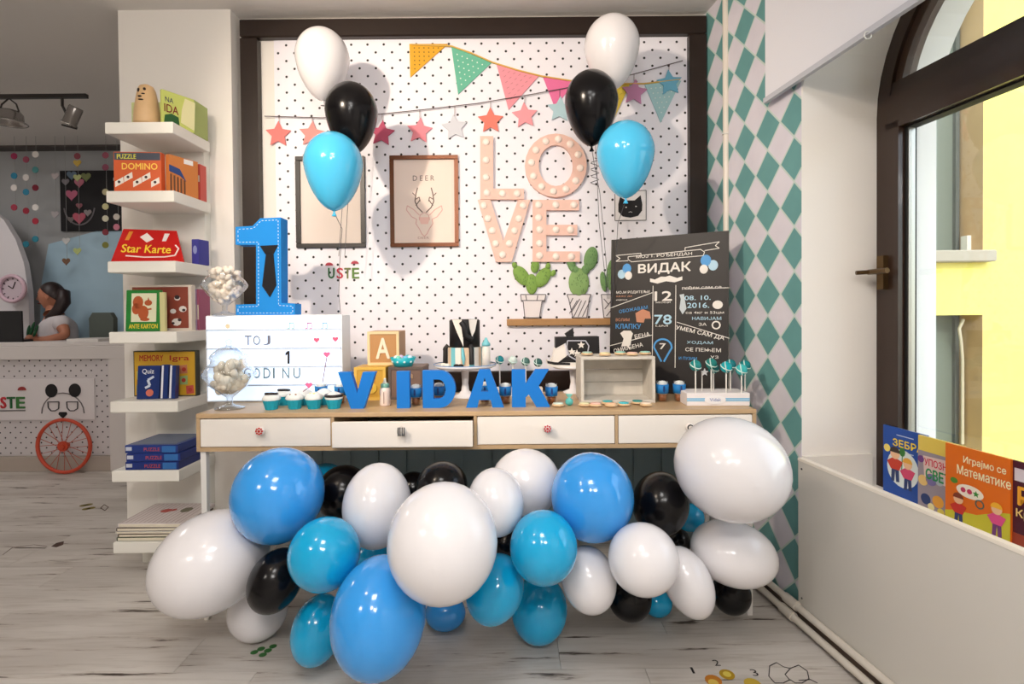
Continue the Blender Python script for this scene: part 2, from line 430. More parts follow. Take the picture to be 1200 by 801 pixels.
# handle
bronze = mat('bronze_handle', (96, 74, 46), .3, metal=.7)
mb = MB(); wallbox(mb, 1.925, 1.955, -.275, -.295, 1.25, 1.375); h1 = mb.build('handle', bronze, win)
mb = MB(); mb.tube([W(1.94, -.285, 1.315), W(1.94, -.235, 1.315)], .009, 8); mb.tube([W(1.95, -.235, 1.315), W(1.86, -.232, 1.315)], .010, 8); mb.tube([W(1.94, -.235, 1.315), W(1.955, -.19, 1.313)], .008, 8); mb.build('lever', bronze, h1)

# roller blind over the arch
bl = thing('roller_blind', W(1.2, .03, 2.02), 'white roller blind pulled over the top of the arched window', 'blind')
mb = MB(); wallbox(mb, .2, 2.165, .036, .031, 2.035, CEIL - .02); mb.build('fabric', mat('blind_fabric', (226, 226, 232), .8, bump=.2, bscale=200), bl)
mb = MB(); wallbox(mb, .2, 2.17, .042, .025, 2.017, 2.037); mb.build('bottom_bar', mat('blind_bar', (190, 192, 200), .4), bl)
mb = MB(); mb.ring(W(1.63, .045, 2.012), dW, .012, .002, 16, 6); mb.build('pull_ring', mat('clear_plastic', (220, 220, 215), .2), bl)

# front board below the window, with white edge rail
bd = thing('front_board', W(1.0, .01, .065), 'large plain cream board fixed below the window, in front of the books', 'board')
mb = MB(); wallbox(mb, .35, 1.985, .022, .004, .068, .612); mb.build('panel', mat('cream_laminate', (216, 212, 204), .4), bd)
mb = MB(); wallbox(mb, .35, 1.985, .024, .002, .612, .622); mb.build('edge_strip', mat('white_edge', (245, 238, 225), .3), bd)
scr = mat('screw_steel', (90, 90, 90), .4, metal=.8)
for yy, zz in ((1.965, .585), (1.965, .10)):
    mb = MB(); mb.ball(W(yy, .022, zz), .004, 8, 6); mb.build('screw', scr, bd)
# base board and pipes
struct(wallbox(MB(), .3, 2.72, .012, .002, 0, .05).build('baseboard_right', mat('grey_brown_skirting', (120, 104, 92), .6, var=.2)))
pipe_m = mat('cream_pipe_paint', (222, 214, 202), .3)
for zz, of, lab in ((.066, .036, 'upper of the two cream heating pipes along the right wall'), (.028, .052, 'lower of the two cream heating pipes, nearest the floor by the right wall')):
    t = thing('heating_pipe', W(1.6, of, zz), lab, 'pipe')
    MB().tube([W(.35, of, zz), W(2.62, of, zz)], .013, 10).build('tube', pipe_m, t)
    MB().tube([W(1.97, of, zz), W(2.04, of, zz)], .018, 10).build('coupling', pipe_m, t)
t = thing('riser_pipe', (at(851, 200, 2.5).x, 2.52, 0), 'cream vertical heating pipe running floor to ceiling in the corner', 'pipe')
px_ = at(851, 200, 2.52).x
MB().tube([(px_, 2.52, .02), (px_, 2.52, CEIL)], .0145, 12).build('tube', pipe_m, t)
for yy in (157, 392):
    q = at(855, yy, 2.52); wq = wx(2.52)
    mb = MB(); mb.tube([(q.x, 2.52, q.z), (wq, 2.52, q.z)], .004, 6); mb.ring((px_, 2.52, q.z), (0, 0, 1), .0165, .003, 16, 6); mb.build('bracket', mat('white_metal_bracket', (225, 222, 215), .3), t)

# dark frame round the mural
fx0, fx1, fz1, fz0 = -1.366, .997, 2.672, .775; fw = .087
for (a, b, c, d) in ((fx0, fx1, fz1 - fw, fz1), (fx0, fx1, fz0, fz0 + .1), (fx0, fx0 + fw, fz0 + .1, fz1 - fw), (fx1 - fw, fx1, fz0 + .1, fz1 - fw)): pass
fr_ = thing('mural_surround', (-.18, YB - .02, fz0), 'big dark brown wooden frame around the dotted mural', 'frame')
for nm, a, b, c, d in (('top_rail', fx0, fx1, fz1 - fw - .005, fz1), ('bottom_rail', fx0, fx1, fz0, fz0 + .1), ('stile', fx0, fx0 + fw, fz0 + .1, fz1 - fw - .005), ('stile', fx1 - fw, fx1, fz0 + .1, fz1 - fw - .005)):
    MB().bevbox(a, b, YB - .042, YB, c, d, .006).build(nm, brown, fr_)
# grooved panel under the mural; shade on the wallpaper put into its grey-blue
gp = struct(MB().box(-1.19, .98, YB - .02, YB - .006, 0, .77).build('trim_2', mat('grey_blue_shade', (122, 140, 146), .7)))
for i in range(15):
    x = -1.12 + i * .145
    MB().box(x, x + .135, YB - .028, YB - .02, .08, .75).build('panel', MC['grey_blue_shade'], gp)
struct(MB().box(-1.37, -1.21, 2.60, 2.73, 0, .77).build('trim_3', white_wall))

# ---------------------------------------------------------------- outside
yel = mat('yellow_render', (228, 214, 112), .9, bump=.5, bscale=120, var=.06, vscale=14)
X3 = at(1152, 350, 4.0).x
zs1 = at(1120, 294, 4.0).z; zs0 = at(1120, 306, 4.0).z; zl1 = at(1120, 369, 4.0).z
nb = thing('neighbour_building', (4.0, 4.2, -.3), 'bright yellow rendered building outside the window', 'building')
mb = MB(); mb.box(X3, 8, 4.0, 4.6, -.3, 6.5); mb.box(1.95, X3, 4.0, 4.6, zl1, zs0); mb.box(1.95, 2.75, 4.0, 4.6, -.3, 6.5); mb.box(2.75, X3, 4.0, 4.6, -.3, -.05); mb.box(2.75, X3, 4.0, 4.6, 3.6, 6.5)
mb.build('wall', yel, nb)
beige = mat('beige_reveal', (190, 160, 118), .85, var=.12)
for (z0, z1) in ((zs0, 3.6), (-.05, zl1)):
    wv = MB().box(X3 - .004, X3, 4.0, 4.25, z0, z1).build('window_reveal', beige, nb)
    w_ = MB().box(2.75, X3 - .004, 4.22, 4.28, z0, z1).build('window', mat('grey_green_window', (104, 112, 100), .5), nb)
    MB().box(X3 - .05, X3 - .02, 4.19, 4.22, z0, z1).build('frame_bar', mat('dark_grey_frame', (84, 90, 86), .4), w_)
    MB().box(2.80, X3 - .18, 4.205, 4.22, z0 + .05, z1 - .05).build('pane', mat('dusty_pane', (112, 122, 112), .5), w_)
MB().bevbox(2.7, X3 + .03, 3.92, 4.25, zs0 - .01, zs1, .008).build('sill', mat('stone_sill', (160, 152, 136), .8), nb)
q = at(1138, 275, 4.1); MB().box(q.x - .03, q.x + .03, 4.1, 4.16, zs1, zs1 + .13).build('meter_box', mat('small_white_box', (225, 222, 210), .5), nb)
MB().tube([at(1129, 374, 4.1), at(1124, 385, 4.1), at(1126, 398, 4.12), at(1128, 420, 4.14), at(1128, 520, 4.14)], .012, 6).build('cable', mat('pale_cable', (200, 190, 165), .6), nb)
struct(MB().box(1.3, 9, -4, 4.6, -.4, -.3).build('ground', mat('outdoor_paving', (150, 145, 138), .9)))

# ================================================================ SHELF UNIT
SX0, SX1, SY0, SY1 = -1.768, -1.472, 2.32, 2.60
shw = mat('white_shelf_lacquer', (240, 238, 230), .35)
su = thing('wall_shelf_unit', ((SX0 + SX1) / 2, 2.5, 0), 'tall narrow white shelf unit with open ledges on the white column', 'shelf')
MB().box(SX0 - .0 + .01, SX1 - .03, 2.60, 2.65, 0.0, 2.02).build('back_panel', shw, su)
MB().bevbox(SX0 - .0, SX1, 2.50, 2.60, 0, .05, .004).build('plinth', shw, su)
SHZ = [2.021, 1.722, 1.415, 1.105, .80, .494, .178]
for z in SHZ: MB().bevbox(SX0, SX1, SY0, SY1, z - .05, z, .003).build('ledge', shw, su)

def lightface(o): return o
def rotbox(name, cx, cy, z, w, d, h, yaw, m, parent=None, tilt=0):
    """box with its base centred at cx,cy,z; returns a Face on its front"""
    R = Matrix.Rotation(yaw, 3, 'Z') @ Matrix.Rotation(tilt, 3, 'X'); O = V3((cx, cy, z))
    mb = MB(); mb.bevbox(-w / 2, w / 2, -d / 2, d / 2, 0, h, min(.002, d / 5)); mb.v = [R @ v + O for v in mb.v]
    o = mb.build(name, m, parent)
    return o, Face(O + R @ V3((-w / 2, -d / 2, 0)), R @ V3((1, 0, 0)), R @ V3((0, 0, 1)))
def boxthing(name, cx, cy, z, w, d, h, yaw, m, label, cat, group=None, tilt=0, part='cover'):
    t = thing(name, (cx, cy, z), label, cat, group)
    o, f = rotbox(part, cx, cy, z, w, d, h, yaw, m, t, tilt); return t, o, f
PAPER = mat('paper_pages', (228, 220, 200), .8)
def deco(f, parent, name, m, fn):
    mb = MB(); fn(mb); return mb.build(name, m, parent)
def st(o): o['kind'] = 'stuff'; return o

# shelf 1: figurine and picture books
z = SHZ[0]
t, o, f = boxthing('picture_book', -1.70, 2.50, z, .15, .012, .155, 0, C((206, 214, 150)), 'pale green picture book behind the wooden figurine on the top ledge', 'book')
deco(f, t, 'cover_print', C((240, 232, 190)), lambda mb: f.disc(mb, .04, .09, .034, .05, 0, .0012))
t, o, f = boxthing('picture_book', -1.508, 2.412, z, .14, .012, .155, math.radians(60), C((196, 206, 110)), 'green picture book with a dark title, turned sideways on the top ledge', 'book')
deco(f, t, 'title', C((120, 30, 30)), lambda mb: f.text(mb, 'IDA', .01, .06, .06, .035, 0, .0012, .02))
deco(f, t, 'title_line', C((50, 50, 90)), lambda mb: f.text(mb, 'NA', .014, .105, .035, .022, 0, .0012, .01))
deco(f, t, 'cover_print', C((40, 90, 45)), lambda mb: f.prism(mb, [(.008, .008), (.075, .008), (.07, .05), (.04, .058), (.012, .045)], 0, .0012))
deco(f, t, 'cover_leaf', C((226, 222, 170)), lambda mb: f.prism(mb, [(.08, .03), (.14, .01), (.145, .14), (.1, .145), (.085, .09)], 0, .0012))
for i, (c, lab) in enumerate((((150, 170, 60), 'olive upright book, first of three at the right of the top ledge'), ((60, 84, 36), 'dark green upright book, middle of three on the top ledge'), ((170, 186, 110), 'light green upright book, nearest the column on the top ledge'))):
    t, o, f = boxthing('thin_book', -1.487, 2.505 + i * .024, z, .115, .016, .155 + .003 * i, math.radians(70), C(c), lab, 'book') if False else boxthing('thin_book', -1.505 + i * .013, 2.535, z, .011, .11, .152 + .004 * i, math.radians(0), C(c), lab, 'book')
    deco(f, t, 'spine_label', PAPER, lambda mb: f.rect(mb, .002, .009, .06, .1, 0, .0008))
wood = mat('light_carved_wood', (214, 178, 132), .5, var=.12, vscale=20)
t = thing('wooden_figurine', (-1.618, 2.37, z), 'carved light wooden cone figurine with a painted face on the top ledge', 'figurine')
MB().lathe([(0, 0), (.050, 0), (.053, .01), (.050, .06), (.041, .12), (.035, .155), (.027, .172), (.012, .18), (0, .181)], (-1.618, 2.37, z), 24).build('body', wood, t)
dk = C((40, 26, 20))
mb = MB()
for dx, dz, a, b in ((-.012, .145, .006, .010), (.013, .15, .006, .007), (-.002, .115, .009, .004), (.004, .10, .012, .003), (.010, .128, .008, .003)):
    mb.ball((-1.618 + dx, 2.37 - .037 + abs(dx) * .25 - (.145 - dz) * .2, z + dz), (a, .006, b), 10, 6)
st(mb.build('face_marks', dk, t))
# shelf 2: puzzle and domino boxes
z = SHZ[1]
t, o, f = boxthing('game_box', -1.652, 2.365, z, .20, .03, .178, math.radians(4), C((214, 96, 50)), 'orange domino game box at the front of the second ledge from the top', 'game box')
deco(f, t, 'title', C((250, 210, 90)), lambda mb: f.text(mb, 'DOMINO', .035, .10, .15, .028, 0, .0014, .03))
deco(f, t, 'top_band', C((70, 76, 90)), lambda mb: f.rect(mb, .003, .197, .142, .174, 0, .0012))
deco(f, t, 'band_text', C((220, 220, 80)), lambda mb: f.text(mb, 'PUZZLE', .015, .147, .08, .02, .0, .002, .02))
def dom(mb):
    for i in range(5):
        u = .005 + i * .038; v = .022 + (i % 2) * .022
        f.prism(mb, [(u, v), (u + .036, v + .02), (u + .034, v + .045), (u, v + .025)], 0, .0012)
st(deco(f, t, 'domino_tiles', C((240, 234, 224)), dom))
st(deco(f, t, 'tile_marks', C((60, 40, 40)), lambda mb: [f.disc(mb, .022 + i * .038, .045 + (i % 2) * .022, .006, .006, .0012, .002) for i in range(5)]))
t, o, f = boxthing('game_box', -1.512, 2.445, z, .14, .022, .176, math.radians(68), C((206, 128, 66)), 'brown-orange game box with a blue picture, turned sideways on the second ledge', 'game box')
deco(f, t, 'picture', C((40, 70, 130)), lambda mb: f.prism(mb, [(.0, .13), (.05, .12), (.08, .07), (.05, .09), (.0, .10)], 0, .0012))
st(deco(f, t, 'stripes', C((110, 70, 50)), lambda mb: [f.rect(mb, .004 + i * .016, .012 + i * .016, .01, .09 - i * .004, 0, .0011) for i in range(5)]))
deco(f, t, 'price_label', C((240, 240, 240)), lambda mb: f.rect(mb, .07, .115, .15, .172, 0, .0012))
for i in range(2):
    t, o, f = boxthing('thin_book', -1.512 + i * .022, 2.56, z, .016, .05, .172 + .003 * i, 0, C(((196, 60, 56), (216, 90, 80))[i]), ('crimson', 'salmon')[i] + ' thin upright book at the right end of the second ledge', 'book')
    deco(f, t, 'spine_label', PAPER, lambda mb: f.rect(mb, .002, .012, .09, .12, 0, .0008))
# shelf 3: red game box leaning back
z = SHZ[2]
t = thing('game_box', (-1.62, 2.43, z), 'large red board game box leaning back on the third ledge', 'game box')
A = V3((-1.765, 2.335, z + .002)); B2 = V3((-1.50, 2.43, z + .002)); U_ = (B2 - A); w_ = U_.length; U_.normalize()
Nn = V3((U_.y, -U_.x, 0)); Vd = (V3((0, 0, 1)) * math.cos(.55) - Nn * math.sin(.55)).normalized()
f = Face(A, U_, Vd); h_ = .185
mb = MB(); f.prism(mb, [(0, 0), (w_, 0), (w_ - .05, h_), (.02, h_)], -.03, 0); mb.build('lid', mat('glossy_red_card', (200, 30, 28), .25), t)
deco(f, t, 'title', C((250, 214, 60), .3), lambda mb: f.text(mb, 'Star Karte', .03, .05, .19, .045, 0, .0015, .03))
deco(f, t, 'title_swirl', C((245, 235, 225), .3), lambda mb: (f.line(mb, [(.05, .032), (.12, .026), (.2, .03), (.24, .04), (.250, .08), (.235, .10)], .006, 0, .0012)))
st(deco(f, t, 'cards_print', C((245, 240, 235), .3), lambda mb: (f.prism(mb, [(.09, .14), (.12, .11), (.145, .13), (.115, .165)], 0, .0012), f.prism(mb, [(.18, .12), (.195, .12), (.205, .165), (.185, .165)], 0, .0012))))
deco(f, t, 'figures_print', C((230, 150, 50), .3), lambda mb: (f.prism(mb, [(.035, .12), (.05, .12), (.06, .17), (.045, .17)], 0, .0012)))
t, o, f = boxthing('small_box', -1.49, 2.54, z, .035, .07, .12, math.radians(-8), C((60, 60, 150)), 'small violet-blue box beside the leaning red game box', 'box')
deco(f, t, 'print', C((150, 160, 210)), lambda mb: f.disc(mb, .017, .07, .010, .02, 0, .001))
# shelf 4: framed puzzle and squirrel book
z = SHZ[3]
t, o, f = boxthing('puzzle_box', -1.622, 2.46, z, .285, .03, .212, 0, C((226, 214, 200)), 'large brown-red picture puzzle box at the back of the fourth ledge', 'puzzle box')
deco(f, t, 'picture', C((140, 66, 50)), lambda mb: f.rect(mb, .012, .270, .012, .202, 0, .0012))
def cows(mb):
    for u, v, a in ((.03, .035, .018), (.035, .16, .014), (.215, .04, .022), (.245, .10, .018), (.22, .15, .014), (.20, .09, .014)): f.disc(mb, u, v, a, a * .8, .0012, .0022, 9)
st(deco(f, t, 'picture_marks', C((232, 228, 224)), cows))
def cows2(mb):
    for u, v, a in ((.03, .045, .009), (.23, .05, .009), (.25, .095, .008), (.22, .155, .012), (.035, .165, .006), (.20, .035, .007)): f.disc(mb, u, v, a, a * .8, .0022, .0028, 9)
st(deco(f, t, 'picture_spots', C((50, 44, 48)), cows2))
t = thing('squirrel_book', (-1.66, 2.375, z), 'green book with a red squirrel on its cover, on the fourth ledge', 'book')
o, f = rotbox('cover', -1.65, 2.37, z + .001, .145, .014, .185, math.radians(6), C((38, 128, 52), .3), t, math.radians(-4))
MB().box(-1.577, -1.555, 2.37, 2.385, z, z + .175).build('spine_band', C((210, 205, 150)), t)
deco(f, t, 'picture_ground', C((222, 222, 190)), lambda mb: f.rect(mb, .022, .127, .042, .170, 0, .0012))
def squirrel(mb):
    f.disc(mb, .05, .130, .022, .028, .0012, .002, 14); f.disc(mb, .043, .100, .018, .025, .0012, .002, 14)
    f.disc(mb, .073, .083, .022, .032, .0012, .0022, 14); f.disc(mb, .093, .127, .016, .013, .0012, .0024, 14)
    f.prism(mb, [(.089, .135), (.093, .153), (.098, .136)], .0012, .0022); f.line(mb, [(.08, .095), (.107, .1)], .007, .0012, .0026)
    f.disc(mb, .08, .053, .02, .008, .0012, .0022, 12)
deco(f, t, 'squirrel_print', C((176, 84, 40), .4), squirrel)
deco(f, t, 'title', C((240, 210, 60), .4), lambda mb: f.text(mb, 'ANTE KARTON', .014, .012, .12, .02, 0, .0015, .02))
for i in range(4):
    t, o, f = boxthing('thin_book', -1.517 + i * .0115, 2.545, z, .010, .09, .19 + .004 * (i % 2), 0, C(((190, 150, 190), (150, 140, 200), (200, 170, 210), (170, 90, 120))[i]), ('mauve', 'lavender blue', 'pale lilac', 'plum')[i] + ' slim upright booklet at the right back of the fourth ledge', 'book')
    deco(f, t, 'spine_label', PAPER, lambda mb: f.rect(mb, .002, .008, .05, .12, 0, .0008))
# shelf 5: yellow game box and blue boxes
z = SHZ[4]
t, o, f = boxthing('game_box', -1.615, 2.47, z, .29, .03, .212, 0, C((70, 70, 60)), 'wide ochre yellow game box at the back of the fifth ledge', 'game box')
deco(f, t, 'front', C((206, 160, 44)), lambda mb: f.rect(mb, .005, .285, .006, .207, 0, .0012))
deco(f, t, 'title', C((170, 40, 30)), lambda mb: (f.text(mb, 'MEMORY', .03, .165, .11, .028, .0012, .0025, .03, .0), f.text(mb, 'Igra', .17, .16, .09, .03, .0012, .0025, .02)))
for u, v, r, c in ((.165, .10, 0, (150, 170, 110)), (.215, .105, .2, (190, 120, 90)), (.165, .015, .5, (120, 60, 50)), (.215, .055, 0, (150, 180, 120)), (.245, .01, .4, (190, 80, 70)), (.015, .08, .2, (200, 200, 110)), (.012, .015, 0, (150, 160, 120))):
    deco(f, t, 'picture_card', C(c), lambda mb: f.prism(mb, [(u, v), (u + .036, v + .01 * r), (u + .036 - .01 * r, v + .042), (u - .004 * r, v + .038)], .0012, .002))
def pics2(mb):
    for u, v in ((.183, .12), (.235, .125), (.183, .035), (.233, .075), (.263, .03), (.033, .10), (.03, .035)): f.disc(mb, u, v, .010, .010, .002, .0026, 10)
st(deco(f, t, 'picture_card_dots', C((176, 60, 50)), pics2))
for i in range(3):
    t, o, f = boxthing('slim_box', (-1.640, -1.568, -1.532)[i], 2.385, z, (.095, .03, .026)[i], .03, (.150, .154, .150)[i], math.radians(5), C((24, 48, 110), .3), ('first slim navy box before the ochre box, showing its cover', 'middle slim navy box in the leaning row', 'last slim navy box in the leaning row, on the right')[i], 'box', tilt=math.radians(-6))
    if i == 0:
        deco(f, t, 'cover_title', C((220, 224, 232)), lambda mb: f.text(mb, 'Quiz', .02, .11, .05, .025, 0, .0012, .02))
        deco(f, t, 'cover_shape', C((200, 210, 226)), lambda mb: f.line(mb, [(.07, .10), (.045, .085), (.055, .06), (.035, .05)], .01, 0, .0012))
        deco(f, t, 'cover_figure', C((206, 110, 90)), lambda mb: f.disc(mb, .055, .028, .016, .016, 0, .0012))
    else:
        deco(f, t, 'white_edge', C((226, 228, 236)), lambda mb: (f.rect(mb, .002, .010, .003, .15, 0, .0012),))
# shelf 6: three blue puzzle boxes
z = SHZ[5]
for i in range(3):
    t, o, f = boxthing('puzzle_box', -1.597 + .004 * (i % 2), 2.44, z + i * .037, .235, .22, .036, math.radians((0, 1.2, -.8)[i]), C(((30, 50, 120), (34, 54, 128), (36, 60, 134))[i], .3), ('bottom', 'middle', 'top')[i] + ' box of the three stacked blue puzzle boxes on the sixth ledge', 'puzzle box')
    deco(f, t, 'side_print', C((190, 80, 80)), lambda mb: f.text(mb, 'PUZZLE', .085, .010, .07, .015, 0, .0012, .02))
    deco(f, t, 'side_label', C((200, 205, 220)), lambda mb: f.rect(mb, .004, .03, .012, .028, 0, .0012))
    deco(f, t, 'side_band', C((50, 110, 180)), lambda mb: f.rect(mb, .165, .225, .004, .032, 0, .001))
    if i == 2:
        ft = Face(f.p(0, .036, 0), f.U, V3((0, 1, 0)))
        deco(ft, t, 'lid_print', C((120, 130, 150)), lambda mb: ft.rect(mb, .02, .215, .02, .2, 0, .001))
# shelf 7: stack of large flat books
z = SHZ[6]
stk = [((70, 84, 60), .018), ((86, 70, 50), .014), ((200, 196, 190), .012), ((96, 84, 78), .016), ((216, 206, 204), .018)]
zz = z
labs = ('moss green large flat book at the bottom of the pile on the lowest ledge', 'brown large flat book second from the bottom of the lowest pile', 'pale grey thin flat book in the middle of the lowest pile', 'dark taupe large flat book just under the pink-striped one', 'pale pink striped large book on top of the pile on the lowest ledge')
for i, (c, h) in enumerate(stk):
    t, o, f = boxthing('flat_book', -1.615 + .006 * math.sin(i * 2), 2.455, zz, .29, .25, h, math.radians(1.5 * math.sin(i * 3)), C(c), labs[i], 'book')
    deco(f, t, 'page_edge', PAPER, lambda mb: f.rect(mb, .006, .28, .003, h - .003, 0, .001))
    if i == 4:
        ft = Face(f.p(0, h, 0), f.U, V3((0, 1, 0)))
        deco(ft, t, 'cover_stripes', C((180, 160, 160)), lambda mb: [ft.line(mb, [(.01 + k * .02, .01), (.01 + k * .02, .24)], .003, 0, .0006) for k in range(14)])
        deco(ft, t, 'cover_picture', C((176, 70, 60)), lambda mb: (ft.disc(mb, .12, .15, .025, .022, .0006, .0014), ft.disc(mb, .15, .16, .012, .014, .0006, .0014)))
        deco(ft, t, 'cover_picture_grey', C((120, 116, 96)), lambda mb: ft.disc(mb, .21, .16, .025, .03, .0006, .0014))
    zz += h

# ================================================================ CONSOLE TABLE
TX0, TX1, TY0, TY1, TZ = -1.21, .93, 2.015, 2.50, .80
oak = mat('oak_edge', (186, 158, 122), .45, var=.18, vscale=14); oakt = mat('oak_top', (192, 162, 124), .4, var=.12, vscale=8)
tw = mat('white_drawer_lacquer', (238, 232, 224), .35); tl = mat('white_leg_lacquer', (230, 228, 224), .3)
tb_ = thing('console_table', ((TX0 + TX1) / 2, 2.25, 0), 'long console table with oak edges, four white drawers and thin white legs', 'table')
MB().bevbox(TX0, TX1, TY0, TY1, TZ - .018, TZ, .002).build('tabletop', oakt, tb_)
MB().box(TX0, TX1, TY0, TY1, .655, .67).build('bottom_board', oak, tb_)
for x in (TX0, TX1 - .014): MB().box(x, x + .014, TY0, TY1, .67, TZ - .018).build('side_board', oak, tb_)
MB().box(TX0 + .014, TX1 - .014, TY1 - .012, TY1, .67, TZ - .018).build('back_board', oak, tb_)
dx = [at(389.5, 500, TY0).x, at(557, 500, TY0).x, at(722.5, 500, TY0).x]
for x in dx: MB().box(x - .006, x + .006, TY0, TY1 - .012, .67, TZ - .018).build('divider', oak, tb_)
xs = [TX0 + .014] + dx + [TX1 - .014]
knobs = [((196, 60, 50), 'flower'), ((40, 40, 44), 'stripe'), ((190, 50, 60), 'flower'), ((40, 40, 44), 'ring')]
fT = Face((0, TY0, 0), (1, 0, 0))
for i in range(4):
    a = xs[i] + (.008 if i else .002); b = xs[i + 1] - (.008 if i < 3 else .002); out = .03 if i == 1 else .0
    dr = MB().bevbox(a, b, TY0 + .001 - out, TY0 + .018 - out, .672, TZ - (.031 if i == 1 else .022), .002).build('drawer', tw, tb_)
    mb = MB(); mb.box(a + .01, b - .01, TY0 + .02, TY1 - .03, .674, .680); mb.build('drawer_floor', tw, dr)
    kx = [at(308, 503, TY0).x, at(474, 504, TY0).x, at(641, 499, TY0).x, at(806, 494, TY0).x][i]; kz = .738; ky = TY0 - out
    kn = mat('glazed_knob_white', (236, 228, 222), .2)
    Rk = Matrix.Rotation(PI / 2, 3, 'X')
    c, kind = knobs[i]
    mb = MB(); mb.lathe([(.005, 0), (.006, .012), (.015, .015), (.018, .022), (.015, .028), (.006, .031), (0, .031)], (kx, ky, kz), 16, Rk)
    k_ = mb.build('knob', kn if kind != 'stripe' else C((210, 205, 200), .2), tb_ if False else dr)
    # painted pattern standing on the knob is joined into its own part of the drawer
    mb = MB(); fk = Face((kx, ky - .031, kz), (1, 0, 0))
    if kind == 'flower':
        for j in range(8):
            t = 2 * PI * j / 8; fk.disc(mb, .011 * math.cos(t), .011 * math.sin(t), .0035, .0035, -.002, .001, 8)
        fk.disc(mb, 0, 0, .005, .005, 0, .002, 8)
    elif kind == 'stripe':
        for j in range(4): fk.rect(mb, -.013 + j * .0075, -.0095 + j * .0075, -.016, .016, -.004, .001)
    else: fk.ringd(mb, 0, 0, .010, .010, .004, -.001, .001, 12)
    mb.build('knob_pattern', C(c, .3), dr)
for x, y in ((TX0 + .02, TY0 + .02), (TX1 - .02, TY0 + .02), (TX0 + .02, TY1 - .02), (TX1 - .02, TY1 - .02)):
    s = .011; MB().hexa([(x - s * .8, y - s * .8, 0), (x + s * .8, y - s * .8, 0), (x + s * .8, y + s * .8, 0), (x - s * .8, y + s * .8, 0), (x - s, y - s, .655), (x + s, y - s, .655), (x + s, y + s, .655), (x - s, y + s, .655)]).build('leg', tl, tb_)
# ================================================================ MURAL DECORATIONS
YM = YB - .006
fm = Face((0, YM, 0), (1, 0, 0))
def mp(pts): return [P2(x, y, YM) for x, y in pts]
S1 = YM / F   # metres per pixel on the mural
def mpoly(name, pts, m, parent, n0=0, n1=.004, st_=False):
    mb = MB(); fm.prism(mb, mp(pts), n0, n1); return mb.build(name, m, parent)
# bunting
bt = thing('pennant_bunting', at(640, 90, YM), 'bunting of triangular yellow, green, pink and blue paper flags across the mural top', 'bunting')
mb = MB(); mb.tube([at(x, y, YM - .008) for x, y in [(482, 52), (529, 54), (552, 62), (577, 73), (606, 82), (634, 89), (672, 95), (710, 98), (755, 98), (797, 93)]], .004, 6); mb.build('cord', C((222, 180, 90), .7), bt)
flags = [([(480, 52), (525, 52), (481, 91)], (222, 166, 40), 'mustard flag with dark spots', 'spot'), ([(529, 55), (576, 74), (537, 111)], (104, 184, 156), 'green flag with white dots', 'dot'),
         ([(582, 76), (632, 89), (596, 129)], (236, 152, 164), 'pink flag with dark pink lines', 'line'), ([(636, 90), (674, 96), (650, 126)], (230, 114, 162), 'magenta flag', None),
         ([(700, 98), (738, 99), (715, 149)], (212, 190, 70), 'yellow striped flag', 'line'), ([(755, 99), (798, 95), (774, 144)], (164, 204, 208), 'pale blue flag', 'dot')]
for pts, c, lab, pat in flags:
    o = mpoly('flag', pts, C(c, .7), bt, .001, .006); o['label'] = lab
    if pat:
        q = mp(pts); mb = MB(); k = 0
        (ax, az), (bx, bz), (cx_, cz_) = q
        for i in range(1, 8):
            for j in range(1, 8 - i):
                a_ = i / 8; b2 = j / 8; u = ax + (bx - ax) * b2 + (cx_ - ax) * a_; v = az + (bz - az) * b2 + (cz_ - az) * a_
                if pat == 'line': fm.line(mb, [(u - .006, v), (u + .006, v + .008)], .0025, .006, .0068)
                else: fm.disc(mb, u, v, .0035, .0035, .006, .0068, 6)
        cc = {'spot': (120, 84, 30), 'dot': (232, 240, 232), 'line': tuple(int(v * .82) for v in c)}[pat]
        st(mb.build('flag_print', C(cc, .7), o))
# star garland
sg = thing('star_garland', at(560, 140, YM), 'grey string with felt stars in coral, pink, grey and blue hung across the mural', 'garland')
strp = [(310, 136), (345, 137), (378, 138), (442, 134), (500, 128), (560, 121), (620, 111), (680, 100), (742, 87), (800, 71)]
mb = MB(); mb.tube([at(x, y, YM - .012) for x, y in strp], .0022, 6); mb.build('string', C((90, 80, 84), .8), sg)
def sy(x):
    for (a, b), (c, d) in zip(strp[:-1], strp[1:]):
        if a <= x <= c: return b + (d - b) * (x - a) / (c - a)
for x, y, c in ((327, 158, (232, 128, 124)), (366, 158, (236, 152, 146)), (448, 157, (190, 84, 112)), (492, 154, (236, 142, 154)), (533, 150, (212, 214, 222)), (575, 142, (234, 128, 112)), (615, 136, (240, 158, 166)), (656, 129, (178, 208, 216)), (743, 109, (200, 138, 176)), (784, 98, (110, 178, 206))):
    u, v = P2(x, y, YM); mb = MB(); fm.prism(mb, star(u, v, 15.5 * S1, rot=.1 * math.sin(x), inner=.5), .006, .011); o = mb.build('star', C(c, .8), sg)
    MB().tube([at(x, y - 14, YM - .009), at(x, sy(x), YM - .012)], .0015, 5).build('thread', C((120, 90, 90), .8), sg)
